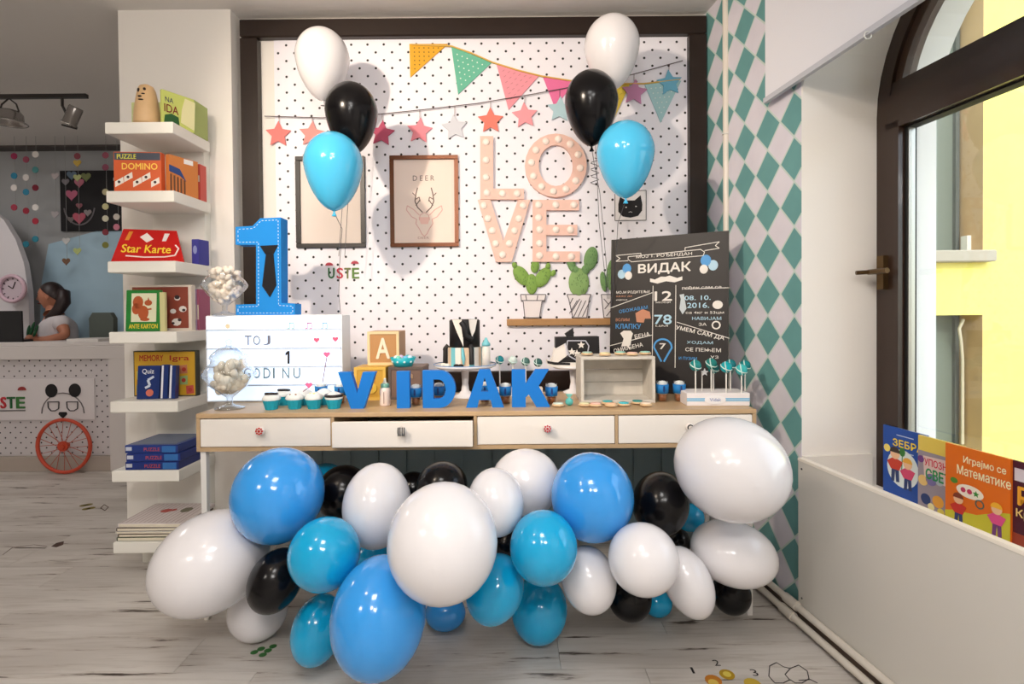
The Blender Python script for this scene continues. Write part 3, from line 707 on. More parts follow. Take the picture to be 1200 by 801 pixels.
# two picture frames
def pic(x0, y0, x1, y1, w, fc, paper, lab):
    a = P2(x0, y0, YM); b = P2(x1, y1, YM); t = thing('framed_picture', ((a[0] + b[0]) / 2, YM - .01, b[1]), lab, 'picture')
    w *= S1
    for nm, u0, u1, v0, v1 in (('frame_rail', a[0], b[0], a[1] - w, a[1]), ('frame_rail', a[0], b[0], b[1], b[1] + w), ('frame_stile', a[0], a[0] + w, b[1] + w, a[1] - w), ('frame_stile', b[0] - w, b[0], b[1] + w, a[1] - w)):
        MB().bevbox(u0, u1, YM - .016, YM, v0, v1, .002).build(nm, fc, t)
    MB().box(a[0] + w, b[0] - w, YM - .004, YM, b[1] + w, a[1] - w).build('print', paper, t); return t
fblk = mat('black_frame_paint', (34, 30, 30), .4)
pic(347, 184, 429, 290, 5, fblk, C((226, 214, 206), .6), 'black picture frame with a plain pale print, behind the left blue balloon')
dt = pic(457, 183, 538, 289, 4.6, mat('copper_brown_frame', (132, 84, 60), .25, metal=.5), C((240, 220, 208), .6), 'copper brown picture frame with the DEER print on the mural')
fd = Face((0, YM - .004, 0), (1, 0, 0))
def dline(mb, pts, w): fd.line(mb, [P2(x, y, YM) for x, y in pts], w * S1, 0, .001)
mb = MB(); a = P2(484, 212, YM); fd.text(mb, 'D E E R', a[0], a[1], 25 * S1, 6 * S1, 0, .001); mb.build('lettering', C((110, 90, 84)), dt)
mb = MB(); a = P2(490, 280, YM); fd.text(mb, 'DEER', a[0], a[1], 13 * S1, 2.6 * S1, 0, .001); mb.build('lettering', C((190, 150, 140)), dt)
mb = MB()
for s in (-1, 1):
    X = lambda x: 497.5 + s * x
    dline(mb, [(X(2), 249), (X(8), 243), (X(11), 236), (X(10), 228), (X(8), 220)], 1.3); dline(mb, [(X(10), 241), (X(5), 234)], 1.1); dline(mb, [(X(11), 234), (X(6), 231), (X(5), 236)], 1.0); dline(mb, [(X(11), 229), (X(14), 226)], 1)
st(mb.build('antlers', C((112, 92, 84)), dt))
mb = MB()
for s in (-1, 1):
    X = lambda x: 497.5 + s * x
    dline(mb, [(X(6), 252), (X(12), 246), (X(20), 241), (X(21), 246), (X(15), 254), (X(9), 257), (X(10), 262), (X(6), 268), (X(3), 274), (X(0), 277)], .9)
    dline(mb, [(X(0), 249), (X(5), 252), (X(6), 258)], .8)
mb.build('deer_outline', C((220, 170, 160)), dt)
mb = MB(); a = P2(497.5, 258, YM); fd.prism(mb, [(a[0] - .03, a[1] + .015), (a[0] + .03, a[1] + .015), (a[0] + .018, a[1] - .02), (a[0] - .018, a[1] - .02)], 0, .0008); mb.build('deer_face', C((240, 196, 184)), dt)
# LOVE marquee letters
lv = mat('rose_letter', (236, 196, 182), .55); lvb = mat('pale_bulb', (255, 236, 226), .3); lve = mat('letter_rim', (206, 150, 134), .5)
DL = .022
def px_ln(a, b, n): return [(a[0] + (b[0] - a[0]) * i / (n - 1), a[1] + (b[1] - a[1]) * i / (n - 1)) for i in range(n)]
def letter(nm, shapes, bulbs, lab):
    q = P2(*bulbs[0], YM); t = thing('marquee_letter', (q[0], YM - .01, q[1]), lab, 'letter', 'rose marquee letters spelling LOVE on the mural')
    mb = MB(); 
    for s in shapes: fm.prism(mb, mp(s), .0, DL)
    mb.build('letter_body', lv, t)
    for x, y in bulbs:
        u, v = P2(x, y, YM); mb = MB(); mb.ball((u, YM - DL, v), (.019, .010, .019), 12, 6); mb.build('bulb', lvb, t)
letter('L', [[(563, 161), (578, 161), (578, 222), (614, 222), (614, 234.5), (563, 234.5)]], [(570, 168), (570, 189), (570, 209), (571, 227), (589, 228), (606, 228)], 'rose pink marquee letter L with pale bulbs, upper left of the LOVE letters')
O = []
for i in range(24):
    a0 = 2 * PI * i / 24; a1 = 2 * PI * (i + 1) / 24
    O.append([(651 + 36 * math.cos(a0), 195 + 37 * math.sin(a0)), (651 + 36 * math.cos(a1), 195 + 37 * math.sin(a1)), (651 + 20 * math.cos(a1), 195 + 24 * math.sin(a1)), (651 + 20 * math.cos(a0), 195 + 24 * math.sin(a0))])
letter('O', O, [(651 + 28.5 * math.cos(2 * PI * i / 12 + .1), 195 + 30.5 * math.sin(2 * PI * i / 12 + .1)) for i in range(12)], 'round rose pink marquee letter O with pale bulbs above the cacti')
letter('V', [[(560, 235), (575, 235), (590, 283), (607, 235), (621, 235), (599.5, 307), (581, 307)]], [(567, 242), (572, 257), (577, 271), (581, 286), (589, 299), (597, 286), (603, 271), (608, 257), (613, 242)], 'rose pink marquee letter V with pale bulbs, lower left of the LOVE letters')
letter('E', [[(624, 235), (678, 235), (678, 247), (640, 247), (640, 264), (676, 264), (676, 276), (640, 276), (640, 295), (679, 295), (679, 307), (624, 307)]], [(631, 241), (631, 256), (632, 270), (632, 286), (632, 300), (651, 241), (651, 270), (651, 301), (672, 241), (668, 270), (669, 301)], 'rose pink marquee letter E with pale bulbs, lower right of the LOVE letters')
# shop name letters on the mural
nl = thing('wall_lettering', at(403, 320, YM), 'small multicoloured shop lettering on the mural, right of the blue number one', 'lettering')
for x, w, ch, c in ((385, 7, 'U', (40, 110, 60)), (395, 7, 'S', (196, 50, 70)), (404, 7, 'T', (110, 120, 60)), (413, 8, 'E', (90, 130, 50))):
    u, v = P2(x, 326, YM); mb = MB(); fm.text(mb, ch, u, v, w * S1, 12 * S1, 0, .004, .03); mb.build('letter', C(c), nl)
for x, y in ((386, 311), (416, 309)):
    u, v = P2(x, y, YM); mb = MB(); fm.prism(mb, [(u + .02 * math.cos(PI * i / 6), v + .016 * math.sin(PI * i / 6)) for i in range(7)], 0, .004); mb.build('cap_print', C((170, 50, 70)), nl)
# cat sticker card
ct = thing('cat_card', at(740, 241, YM), 'small square card with a black cat face beneath the right blue balloon', 'card')
mpoly('card', [(720.5, 225), (757, 223), (757, 258), (720.5, 258.5)], C((236, 232, 234), .6), ct, 0, .003)
mb = MB(); fm.line(mb, mp([(720.5, 225), (757, 223), (757, 258), (720.5, 258.5), (720.5, 225)]), .8 * S1, .003, .004); mb.build('card_border', C((90, 90, 90)), ct)
u, v = P2(738.5, 244, YM); mb = MB(); fm.prism(mb, [(u + a * S1, v + b * S1) for a, b in ((-14, -4), (-9, -9.5), (0, -11), (9, -9), (13.5, -3), (14, 4), (12, 15), (5, 9), (-5, 9), (-12, 13), (-14, 5))], .003, .005)
cat = mb.build('cat_face', C((22, 20, 24), .6), ct)
mb = MB(); fm.disc(mb, u - 5 * S1, v + 1 * S1, .0045, .003, .005, .006, 8); fm.disc(mb, u + 6.5 * S1, v + 2 * S1, .0045, .003, .005, .006, 8); fm.line(mb, [(u - .009, v - .022), (u, v - .018), (u + .009, v - .022)], .002, .005, .006); st(mb.build('cat_features', C((230, 226, 226)), ct))
# drawn shelf and cacti
sh = thing('mural_shelf', at(655, 376, YM), 'narrow brown ledge on the mural carrying the potted cacti', 'shelf')
MB().bevbox(P2(594, 376, YM)[0], P2(719, 376, YM)[0], YM - .03, YM, P2(655, 381, YM)[1], P2(655, 373, YM)[1], .003).build('board', mat('brown_ledge', (176, 132, 84), .5, var=.15, vscale=12), sh)
def cactus(lab, pads, pot, fill, lines):
    cx_ = sum(p[0] for p in pot) / len(pot); q = P2(cx_, max(p[1] for p in pot), YM)
    t = thing('potted_cactus', (q[0], YM - .01, q[1]), lab, 'cactus', 'cacti on the mural ledge')
    for x, y, rx, ry, rt, c in pads:
        u, v = P2(x, y, YM); R_ = Matrix.Rotation(math.radians(rt), 3, 'Y')
        mb = MB(); mb.ball((u, YM - .011, v), (rx * S1, .010, ry * S1), 18, 10, R_); pd = mb.build('pad', mat('cactus_%d_%d' % (c[0], c[1]), c, .7, var=.2, vscale=30), t)
        mb = MB()
        for k in range(int(rx * ry / 7)):
            a_ = random.uniform(0, 2 * PI); r_ = math.sqrt(random.random()) * .75; w = R_ @ V3((rx * S1 * r_ * math.cos(a_), 0, ry * S1 * r_ * math.sin(a_)))
            yy = YM - .0115 - .0098 * math.sqrt(max(0, 1 - r_ * r_)); mb.box(u + w.x - .0008, u + w.x + .0008, yy - .001, yy + .004, v + w.z - .004, v + w.z + .003)
        st(mb.build('spines', C((50, 90, 40)), pd))
    mb = MB(); fm.prism(mb, mp(pot), 0, .015); po = mb.build('pot', C(fill, .7), t)
    mb = MB(); k_ = mp(pot); fm.line(mb, k_ + [k_[0]], 1.0 * S1, .015, .0165)
    for a_, b2 in lines: fm.line(mb, mp([a_, b2]), 1.0 * S1, .015, .0163)
    st(mb.build('pot_lines', C((96, 90, 96)), po))
G1, G2, G3 = (128, 164, 76), (136, 170, 104), (110, 148, 92)
cactus('broad prickly pear cactus in a plain white pot, left on the mural ledge', [(623, 333, 7, 12, 0, G1), (611, 323, 8, 13, -35, G1), (636, 325, 8, 13, 35, G1), (627, 312, 5, 8, 10, G1), (603, 311, 3, 4, -20, G1), (648, 320, 3, 4, 30, G1), (642, 312, 3, 4, 10, G1)],
       [(610, 345), (639.5, 345), (638, 353), (635, 353), (632, 372), (615, 372), (613, 353), (611, 353)], (234, 226, 226), [((611, 352), (638, 352)), ((616, 346), (617, 352)), ((630, 346), (629, 352))])
cactus('round cactus with two raised arms in a diagonally striped pot, middle of the ledge', [(678, 331, 12, 17, 0, G2), (692, 303, 8, 14, 12, G3), (669, 308, 5, 11, -14, G3), (686, 316, 5, 6, 20, G3), (674, 316, 4, 5, -20, G3)],
       [(664, 345), (692, 345), (690, 350), (687, 372), (671, 372), (666, 350)], (232, 226, 228), [((667 + i * 5, 371 - (4 if i == 0 else 0)), (667 + i * 5 + 9, 352)) for i in range(0, 4)] + [((667, 357), (671, 349)), ((669, 366), (679, 350))])
cactus('slim upright cactus in a patterned pot, partly behind the chalkboard poster', [(716, 322, 6, 18, 4, G3), (707, 330, 4, 12, -8, G3)], [(704, 345), (722, 345), (719, 372), (707, 372)], (232, 226, 228), [((707, 350), (712, 356)), ((708, 362), (716, 352)), ((710, 370), (718, 360))])

# ================================================================ FLOATING BALLOONS
BC = {'white': (232, 230, 233), 'black': (10, 9, 12), 'blue': (54, 154, 234), 'turq': (14, 166, 220), 'sky': (76, 190, 236)}
def bmat(c): return mat('latex_' + c, BC[c], {'white': .22, 'black': .2}.get(c, .15), spec=.35 if c == 'black' else .5, coat=0 if c == 'black' else .35)
def egg(n=20):
    P = [(0, 1.0)]
    for i in range(1, n):
        t = PI * i / n; z = math.cos(t); r = math.sin(t)
        if z < 0: r *= (1 - .16 * z * z * (1 - r)); z *= 1.12
        P.append((r, z))
    return P
EGG = egg(); EGGL = [(0, 1.0)] + [(math.sin(PI * i / 22) * (1 - (.30 * max(0, i / 22 - .5) * 2) ** 1.0 * .9 if i > 11 else 1), math.cos(PI * i / 22) * (1.0 if i < 11 else 1.42)) for i in range(1, 22)]
def floater(x, y, w, h, Y, col, lab, tail, grp=None):
    top = at(x, y - h / 2, Y); bot = at(x, y + h / 2, Y); H_ = top.z - bot.z; rx = w / 2 * Y / F; c = at(x, y, Y)
    t = thing('balloon', (c.x, Y, bot.z), lab, 'balloon')
    zc = top.z - H_ / 2.42; s = H_ / 2.42
    prof = [(max(r, 0) * rx, zc + z * s) for r, z in EGGL] + [(.008, bot.z)]
    MB().lathe(prof[::-1], (c.x, Y, 0), 32).build('latex_body', bmat(col), t)
    MB().lathe([(.011, -.022), (.005, -.010), (.004, 0), (.009, .006)], (c.x, Y, bot.z), 12).build('knot', bmat(col), t)
    if tail:
        pts = [(c.x, Y, bot.z - .008)] + [at(a, b, Yt) for a, b, Yt in tail]
        MB().tube(pts, .0014, 5).build('string', C((84, 84, 92), .6), t)
floater(378, 76, 61, 84, 2.42, 'white', 'white balloon, topmost of the three balloons at the left of the mural', [(398, 122, 2.46), (403, 170, 2.50), (402, 230, 2.52), (397, 300, 2.52)])
floater(412, 139, 60, 84, 2.36, 'black', 'glossy black balloon in the middle of the left trio', [(410, 200, 2.50), (404, 300, 2.52)])
floater(391, 201, 67, 92, 2.24, 'sky', 'sky blue balloon, lowest of the left trio, over the black frame', [(401, 268, 2.38), (398, 310, 2.42), (397, 345, 2.42), (401, 385, 2.42), (404, 420, 2.42)])
floater(717, 62, 64, 86, 2.42, 'white', 'white balloon, topmost of the three balloons at the right of the mural', [(700, 118, 2.46), (698, 170, 2.5), (702, 260, 2.52), (712, 350, 2.52)])
floater(693, 127, 62, 88, 2.36, 'black', 'glossy black balloon in the middle of the right trio', [(697, 195, 2.48), (703, 226, 2.50), (708, 280, 2.5), (714, 350, 2.50)])
floater(733, 187, 67, 90, 2.24, 'sky', 'sky blue balloon, lowest of the right trio, over the cat card', [(724, 262, 2.30), (722, 300, 2.5), (716, 360, 2.55)])
rb = MB(); pts = [at(697 + 5 * math.sin(i * 1.3), 185 + i * 1.6, 2.40 + .02 * math.cos(i * 1.3)) for i in range(22)]; rb.tube(pts, .0016, 5)
tag(rb.build('curled_ribbon', C((60, 60, 70), .5)), 'thin curled dark ribbon hanging below the right black balloon', 'ribbon')

# ================================================================ BALLOON GARLAND UNDER THE TABLE
BL = [('blue', 326, 580, 110, 115, 0, 1.744, 'large blue balloon at the upper left of the heap, under the first drawer'),
('white', 247, 658, 146, 122, -25, 1.744, 'very large white balloon at the far left of the heap, beside the shelf unit'),
('black', 323, 680, 64, 80, 20, 1.67, 'black balloon low at the left, against the far-left large white one'),
('white', 302, 716, 72, 72, 20, 1.904, 'white balloon on the floor behind the low left black balloon'),
('turq', 380, 649, 86, 90, 0, 1.564, 'turquoise balloon just below the large upper left blue one'),
('turq', 372, 738, 62, 90, 10, 1.72, 'turquoise balloon on the floor, half behind the lowest large blue one'),
('blue', 444, 722, 112, 150, 0, 1.47, 'large egg-shaped blue balloon hanging lowest in front'),
('white', 442, 592, 80, 102, 0, 1.758, 'white balloon above and left of the biggest central white one'),
('black', 402, 577, 64, 66, 0, 2.02, 'black balloon behind the upper left blue and white balloons'),
('turq', 381, 562, 44, 40, 0, 2.25, 'small dark turquoise balloon peeking out beneath the first drawer'),
('white', 519, 635, 130, 146, 0, 1.40, 'biggest white balloon, front and centre of the heap'),
('black', 518, 568, 60, 56, 0, 1.85, 'black balloon peeking over the biggest central white one'),
('black', 484, 572, 40, 40, 0, 2.15, 'small black balloon far back left of the central black one'),
('white', 581, 588, 66, 82, -8, 1.643, 'small white balloon right of the biggest central white one'),
('white', 616, 565, 82, 80, 0, 1.841, 'greyish white balloon tucked under the third drawer'),
('turq', 637, 641, 80, 90, 0, 1.545, 'bright turquoise balloon in front, right of centre'),
('blue', 694, 582, 98, 107, 0, 1.692, 'large blue balloon under the third and fourth drawers'),
('turq', 580, 690, 66, 88, 25, 1.62, 'tilted turquoise balloon against the lower right of the biggest white one'),
('blue', 522, 718, 48, 42, 0, 1.95, 'small blue balloon low behind the biggest central white one'),
('turq', 632, 714, 66, 84, 10, 1.865, 'turquoise balloon near the floor below the bright front turquoise one'),
('white', 690, 679, 64, 82, -12, 1.66, 'white balloon right of the front turquoise one'),
('black', 738, 700, 52, 58, 0, 1.90, 'black balloon near the floor between two white balloons'),
('black', 774, 590, 66, 78, 15, 1.82, 'black balloon right of the large blue one'),
('white', 754, 655, 84, 88, -25, 1.534, 'tilted white balloon in front, below the right-hand black one'),
('white', 806, 682, 58, 92, -22, 1.689, 'long narrow tilted white balloon near the right end'),
('white', 857, 549, 138, 124, 15, 1.66, 'very large white balloon at the upper right, covering the fourth drawer'),
('white', 860, 648, 106, 78, 12, 1.775, 'wide flat white balloon beneath the very large upper right one'),
('black', 857, 696, 48, 50, 0, 1.96, 'black balloon at the right end near the table leg'),
('turq', 808, 606, 36, 34, 0, 1.98, 'small turquoise balloon peeking below the very large upper right white one'),
('black', 793, 634, 34, 34, 0, 2.08, 'small black balloon deep in the right part of the heap'),
('turq', 770, 706, 36, 34, 0, 2.02, 'small turquoise balloon on the floor between black and white ones'),
('black', 597, 636, 44, 44, 0, 1.90, 'black balloon showing as a dark gap right of the biggest white one'),
('turq', 432, 650, 50, 60, 0, 1.92, 'dark turquoise balloon in the gap below the upper left white one')]
for col, cx_, cy_, w, h, tl_, Y, lab in BL:
    c = at(cx_, cy_, Y); tx = abs(cx_ - 600) / 620; tz = abs(cy_ - 365) / 620
    rx = w / 2 * Y / F / math.sqrt(1 + tx * tx * .8); rz = h / 2 * Y / F / math.sqrt(1 + tz * tz * .8)
    ry = max(rx, rz) * .98 if max(rx, rz) / min(rx, rz) < 1.25 else (rx + rz) / 2
    R_ = Matrix.Rotation(math.radians(tl_), 3, 'Y')
    t = thing('balloon', (c.x, c.y, c.z - rz), lab, 'balloon', 'balloons heaped under the console table')
    # profile axis runs back to front: local z -> world -y
    Mx = R_ @ Matrix(((rx, 0, 0), (0, 0, -ry), (0, rz, 0)))
    MB().lathe([(r, z) for r, z in EGG][::-1], c, 32, Mx).build('latex_body', bmat(col), t)
    Kx = Matrix(((1, 0, 0), (0, 0, -1), (0, 1, 0)))
    MB().lathe([(.010, -.016), (.004, -.008), (.006, 0), (.010, .006)], (c.x, c.y + ry * 1.10, c.z), 10, Kx).build('knot', bmat(col), t)
# ================================================================ ON THE TABLE
T0 = TZ
# lightbox
lbY0, lbY1 = 2.27, 2.39
a = at(240, 369, lbY0); b = at(400, 369, lbY0); LX0, LX1, LZ1 = a.x, b.x, at(320, 369, lbY0).z
lb = thing('light_box', ((LX0 + LX1) / 2, 2.33, T0), 'glowing white cinema light box with letter rows carrying the blue number one', 'light box')
MB().bevbox(LX0, LX1, lbY0 + .006, lbY1, T0, LZ1, .004).build('case', mat('white_case', (236, 240, 246), .4), lb)
ltm = mat('glowing_panel', (214, 232, 255), .5, emit=.8)
MB().box(LX0 + .008, LX1 - .008, lbY0 + .002, lbY0 + .006, T0 + .008, LZ1 - .008).build('light_panel', ltm, lb)
for py in (386, 408, 429.5, 451):
    z_ = at(320, py, lbY0).z; MB().box(LX0 + .004, LX1 - .004, lbY0 - .003, lbY0 + .002, z_ - .003, z_ + .003).build('letter_rail', mat('clear_rail', (200, 210, 224), .3), lb)
fl_ = Face((0, lbY0, 0), (1, 0, 0)); SL = lbY0 / F
def ltext(s_, x, y, w, h, c, off=.0, nm='letter_tile'):
    u, v = P2(x, y, lbY0); mb = MB(); fl_.text(mb, s_, u, v, w * SL, h * SL, 0, .001, off); return mb.build(nm, C(c, .6), lb)
mb = MB(); fl_.prism(mb, [P2(x, y, lbY0) for x, y in ((337, 411), (339.5, 411), (339.5, 426), (337, 426), (337, 415), (334.5, 416.5), (334.5, 413.5))], 0, .001); mb.build('letter_tile', C((30, 30, 36), .6), lb)
for s_, x in (('T', 287), ('O', 297), ('J', 309)): ltext(s_, x, 404, 8, 11, (120, 124, 140), .01)
for s_, x in (('G', 286), ('O', 297), ('D', 309), ('I', 320), ('N', 331), ('U', 344)): ltext(s_, x, 443, 8 if s_ != 'I' else 2, 12, (110, 134, 144), .01)
for x, y, c in ((371, 398, (222, 96, 128)), (393, 397, (222, 96, 128)), (383, 415, (230, 120, 150))):
    if y < 410:
        u, v = P2(x, y, lbY0); mb = MB(); fl_.prism(mb, heart(u, v, 3.5 * SL), 0, .001); mb.build('heart_tile', C(c), lb)
for x, c in ((341, (140, 196, 190)), (362, (200, 90, 150)), (380, (110, 170, 220))):
    mb = MB()
    for d in (-3, 2):
        u, v = P2(x + d, 385, lbY0); fl_.disc(mb, u, v, 1.4 * SL, 1.1 * SL, 0, .001, 8); fl_.line(mb, [(u + 1.2 * SL, v), (u + 1.2 * SL, v + 7 * SL)], .7 * SL, 0, .001)
    u, v = P2(x - 2, 378.5, lbY0); fl_.line(mb, [(u, v), (u + 5 * SL, v + .5 * SL)], 1.2 * SL, 0, .001); st(mb.build('music_note', C(c), lb))
for x, y in ((267, 382), (256, 459)):
    u, v = P2(x, y, lbY0); mb = MB(); fl_.disc(mb, u, v, 3 * SL, 3 * SL, 0, .001); mb.build('sun_tile', C((238, 224, 190)), lb)
# number one
felt = mat('blue_felt', (20, 132, 214), .85, bump=.3, bscale=300)
n1 = thing('number_one', (at(308, 367, 2.29).x, 2.33, LZ1), 'big blue felt number 1 with a black necktie, standing on the light box', 'number')
Y1 = 2.29; q1 = lambda pts: [P2(x, y, Y1) for x, y in pts]; fn = Face((0, Y1, 0), (1, 0, 0))
oz = LZ1 - P2(310, 367.5, Y1)[1]
O1 = [(276, 264), (296, 263), (305, 254), (329, 253), (329.5, 353), (345.5, 354), (345.5, 367.5), (276.5, 367.5), (276.5, 355), (300, 354.5), (300, 285), (276, 285)]
O1w = [(u, v + oz) for u, v in q1(O1)]
mb = MB(); fn.prism(mb, O1w, -.07, 0); mb.build('digit', felt, n1)
mb = MB()
cx0 = sum(p[0] for p in O1w) / 12
ins = [(279, 267), (297, 266), (306, 257), (326, 256), (326.5, 356), (343, 357), (343, 365), (279, 365), (279, 358), (303, 357), (303, 282), (279, 282), (279, 267)]
insw = [(u, v + oz) for u, v in q1(ins)]
for (x0, y0), (x1, y1) in zip(insw[:-1], insw[1:]):
    L_ = math.hypot(x1 - x0, y1 - y0); k = max(1, int(L_ / .014))
    for i in range(k):
        t0 = (i + .2) / k; t1 = (i + .7) / k; fn.line(mb, [(x0 + (x1 - x0) * t0, y0 + (y1 - y0) * t0), (x0 + (x1 - x0) * t1, y0 + (y1 - y0) * t1)], .002, 0, .0012)
st(mb.build('stitching', C((220, 236, 246), .7), n1))
mb = MB(); fn.prism(mb, q1([(305, 288), (326, 287), (321, 297), (311.5, 298)]), 0, .005); fn.prism(mb, q1([(312, 298), (320.5, 297), (324, 334), (316.5, 348), (307.5, 335)]), 0, .004); mb.build('necktie', mat('black_felt', (16, 15, 20), .85), n1)
# glass jars
glass = bpy.data.materials.new('clear_glass'); glass.use_nodes = True; nt = glass.node_tree; nt.nodes.clear()
o_ = nt.nodes.new('ShaderNodeOutputMaterial'); mx = nt.nodes.new('ShaderNodeMixShader'); tr = nt.nodes.new('ShaderNodeBsdfTransparent'); gg = nt.nodes.new('ShaderNodeBsdfGlossy'); fr = nt.nodes.new('ShaderNodeLayerWeight')
gg.inputs['Roughness'].default_value = .03; fr.inputs[0].default_value = .35; tr.inputs[0].default_value = (.93, .95, .96, 1); gg.inputs[0].default_value = (.9, .92, .95, 1)
nt.links.new(fr.outputs['Facing'], mx.inputs[0]); nt.links.new(tr.outputs[0], mx.inputs[1]); nt.links.new(gg.outputs[0], mx.inputs[2]); nt.links.new(mx.outputs[0], o_.inputs[0])
def jar(cx_, cy_, z0, s, lab, cand, clab, lid):
    t = thing('candy_jar', (cx_, cy_, z0), lab, 'jar')
    prof = [(0, 0), (.040, 0), (.042, .004), (.018, .010), (.008, .016), (.009, .034), (.02, .043), (.05, .068), (.073, .098), (.076, .108), (.066, .125), (.052, .138), (.05, .150), (.055, .156), (.053, .158)]
    MB().lathe([(r * s, z * s) for r, z in prof], (cx_, cy_, z0), 28).build('glass_bowl', glass, t)
    if lid:
        MB().lathe([(.053 * s, .158 * s), (.05 * s, .166 * s), (.03 * s, .184 * s), (.012 * s, .19 * s), (.006 * s, .196 * s), (.010 * s, .206 * s), (0, .214 * s)], (cx_, cy_, z0), 24).build('lid', glass, t)
    mb = MB()
    for i in range(70):
        hz = random.uniform(.055, .14 if lid else .165); rm = .052 * min(1, (hz - .03) / .05) if hz < .12 else .042
        a_ = random.uniform(0, 2 * PI); r_ = rm * math.sqrt(random.random())
        Rr = Matrix.Rotation(random.uniform(0, 3), 3, random.choice('XYZ'))
        mb.ball(V3((cx_ + s * r_ * math.cos(a_), cy_ + s * r_ * math.sin(a_), z0 + s * hz)), (.011 * s, .011 * s, .015 * s), 8, 5, Rr)
    tag(mb.build('candies', cand), clab, 'candies', kind='stuff')
p_ = at(263, 367, 2.31)
jar(p_.x, 2.315, LZ1, 1.24, 'open glass candy bowl standing on the left end of the light box', mat('peach_marshmallow', (250, 238, 224), .7), 'pale peach marshmallows heaped in the upper glass bowl', False)
p_ = onz(277, 476, T0)
jar(p_.x, 2.12, T0, 1.32, 'lidded glass candy jar on the table in front of the light box', mat('beige_candy', (232, 224, 208), .6), 'beige candies filling the lower glass jar', True)
# cupcakes
liner = mat('turquoise_liner', (20, 160, 186), .6); icing = mat('white_icing', (236, 238, 236), .5); dkic = mat('dark_icing', (38, 28, 30), .4)
def cupcake(px, Y, lab, top, swirl=0):
    x = at(px, 470, Y).x; t = thing('cupcake', (x, Y, T0), lab, 'cupcake', 'cupcakes at the left end of the table')
    n_ = 24; vs = []; fs = []
    for r, z in ((.022, 0), (.031, .034), (.033, .038)):
        for k in range(n_):
            a_ = 2 * PI * k / n_; rr = r * (1 + .05 * (k % 2)); vs.append((x + rr * math.cos(a_), Y + rr * math.sin(a_), T0 + z))
    for i in range(2):
        for k in range(n_): fs.append((i * n_ + k, i * n_ + (k + 1) % n_, (i + 1) * n_ + (k + 1) % n_, (i + 1) * n_ + k))
    fs.append(tuple(range(n_ - 1, -1, -1))); mb = MB(); mb.add(vs, fs); mb.build('liner', liner, t)
    MB().lathe([(.032, .036), (.036, .043), (.030, .054), (.020, .061), (.009, .066), (0, .068)], (x, Y, T0), 16).build('icing', icing, t)
    if top == 'ring': mb = MB(); mb.ring((x, Y, T0 + .061), (0, .2, 1), .021, .0055, 16, 6); mb.build('dark_ring', dkic, t)
    elif top == 'band': mb = MB(); mb.ring((x, Y, T0 + .052), (0, 0, 1), .032, .006, 20, 6); mb.build('dark_band', dkic, t)
    elif top == 'face':
        for d in (-.01, .011): MB().ball((x + d, Y - .018, T0 + .057), .005, 8, 6).build('eye', C((150, 110, 90)), t)
        MB().ball((x, Y - .024, T0 + .046), .004, 8, 6).build('nose', dkic, t)
    elif top == 'yellow':
        for d in range(5): MB().ball((x + .012 * math.cos(d * 1.3), Y + .012 * math.sin(d * 1.3) - .004, T0 + .058), .0065, 8, 6).build('sugar_pearl', C((226, 226, 130)), t)
    return t
cupcake(318, 2.10, 'cupcake with a dark ring of icing, leftmost in the front row', 'ring'); cupcake(333, 2.20, 'cupcake with dark ring icing, behind the leftmost front one', 'ring')
cupcake(345.5, 2.11, 'cupcake with small brown face beads, second in the front row', 'face'); cupcake(357, 2.20, 'plain white iced cupcake behind the second and third front ones', None)
cupcake(368, 2.11, 'cupcake with yellow sugar pearls, third in the front row', 'yellow'); cupcake(380, 2.20, 'plain iced cupcake behind the third and fourth front ones', None)
cupcake(391.5, 2.11, 'cupcake with a dark icing band, last in the front row beside letter V', 'band')
for px, py, Y, lab in ((383, 415, 2.235, 'pink heart pick above the cupcakes, the tall one before the light box'), (362, 451, 2.16, 'low pink heart pick stuck among the cupcakes')):
    p_ = at(px, py, Y); t = thing('heart_pick', (p_.x, Y, T0 + .06), lab, 'pick')
    fh = Face((0, Y, 0), (1, 0, 0)); mb = MB(); fh.prism(mb, heart(p_.x, p_.z, .014), -.002, .002); mb.build('heart', C((232, 112, 160)), t)
    mb = MB(); b_ = V3((p_.x - .025, Y + .001, T0 + .06)); mb.tube([b_, (p_.x, Y + .001, p_.z - .008)], .002, 6); mb.build('stick', C((150, 110, 130)), t)
# dessert glasses with blue sleeves
amber = mat('caramel_dessert', (150, 82, 34), .4, var=.2, vscale=60); slv = mat('blue_paper_sleeve', (24, 120, 190), .6)
def dessert(px, Y, lab, h=.085, z0=T0):
    x = at(px, 440, Y).x; t = thing('dessert_glass', (x, Y, z0), lab, 'dessert', 'small desserts with blue sleeves along the table')
    MB().lathe([(0, 0), (.017, 0), (.020, .004), (.024, h)], (x, Y, z0), 20).build('cup', glass, t)
    MB().lathe([(0, .004), (.0165, .004), (.0185, h * .38), (0, h * .38)], (x, Y, z0), 16).build('dessert', amber, t)
    MB().lathe([(0, h * .38), (.0185, h * .38), (.0215, h * .92), (.012, h * 1.0), (0, h * 1.03)], (x, Y, z0), 16).build('cream', icing, t)
    s_ = MB().lathe([(.0225, h * .42), (.0245, h * .42), (.0262, h * .86), (.0242, h * .86)], (x, Y, z0), 20).build('sleeve', slv, t)
    mb = MB(); ft = Face((x, Y - .0265, z0), (1, 0, 0)); ft.prism(mb, [(-.003, h * .8), (.003, h * .8), (.0045, h * .55), (0, h * .48), (-.0045, h * .55)], 0, .001); mb.build('tie_print', C((16, 50, 110)), s_)
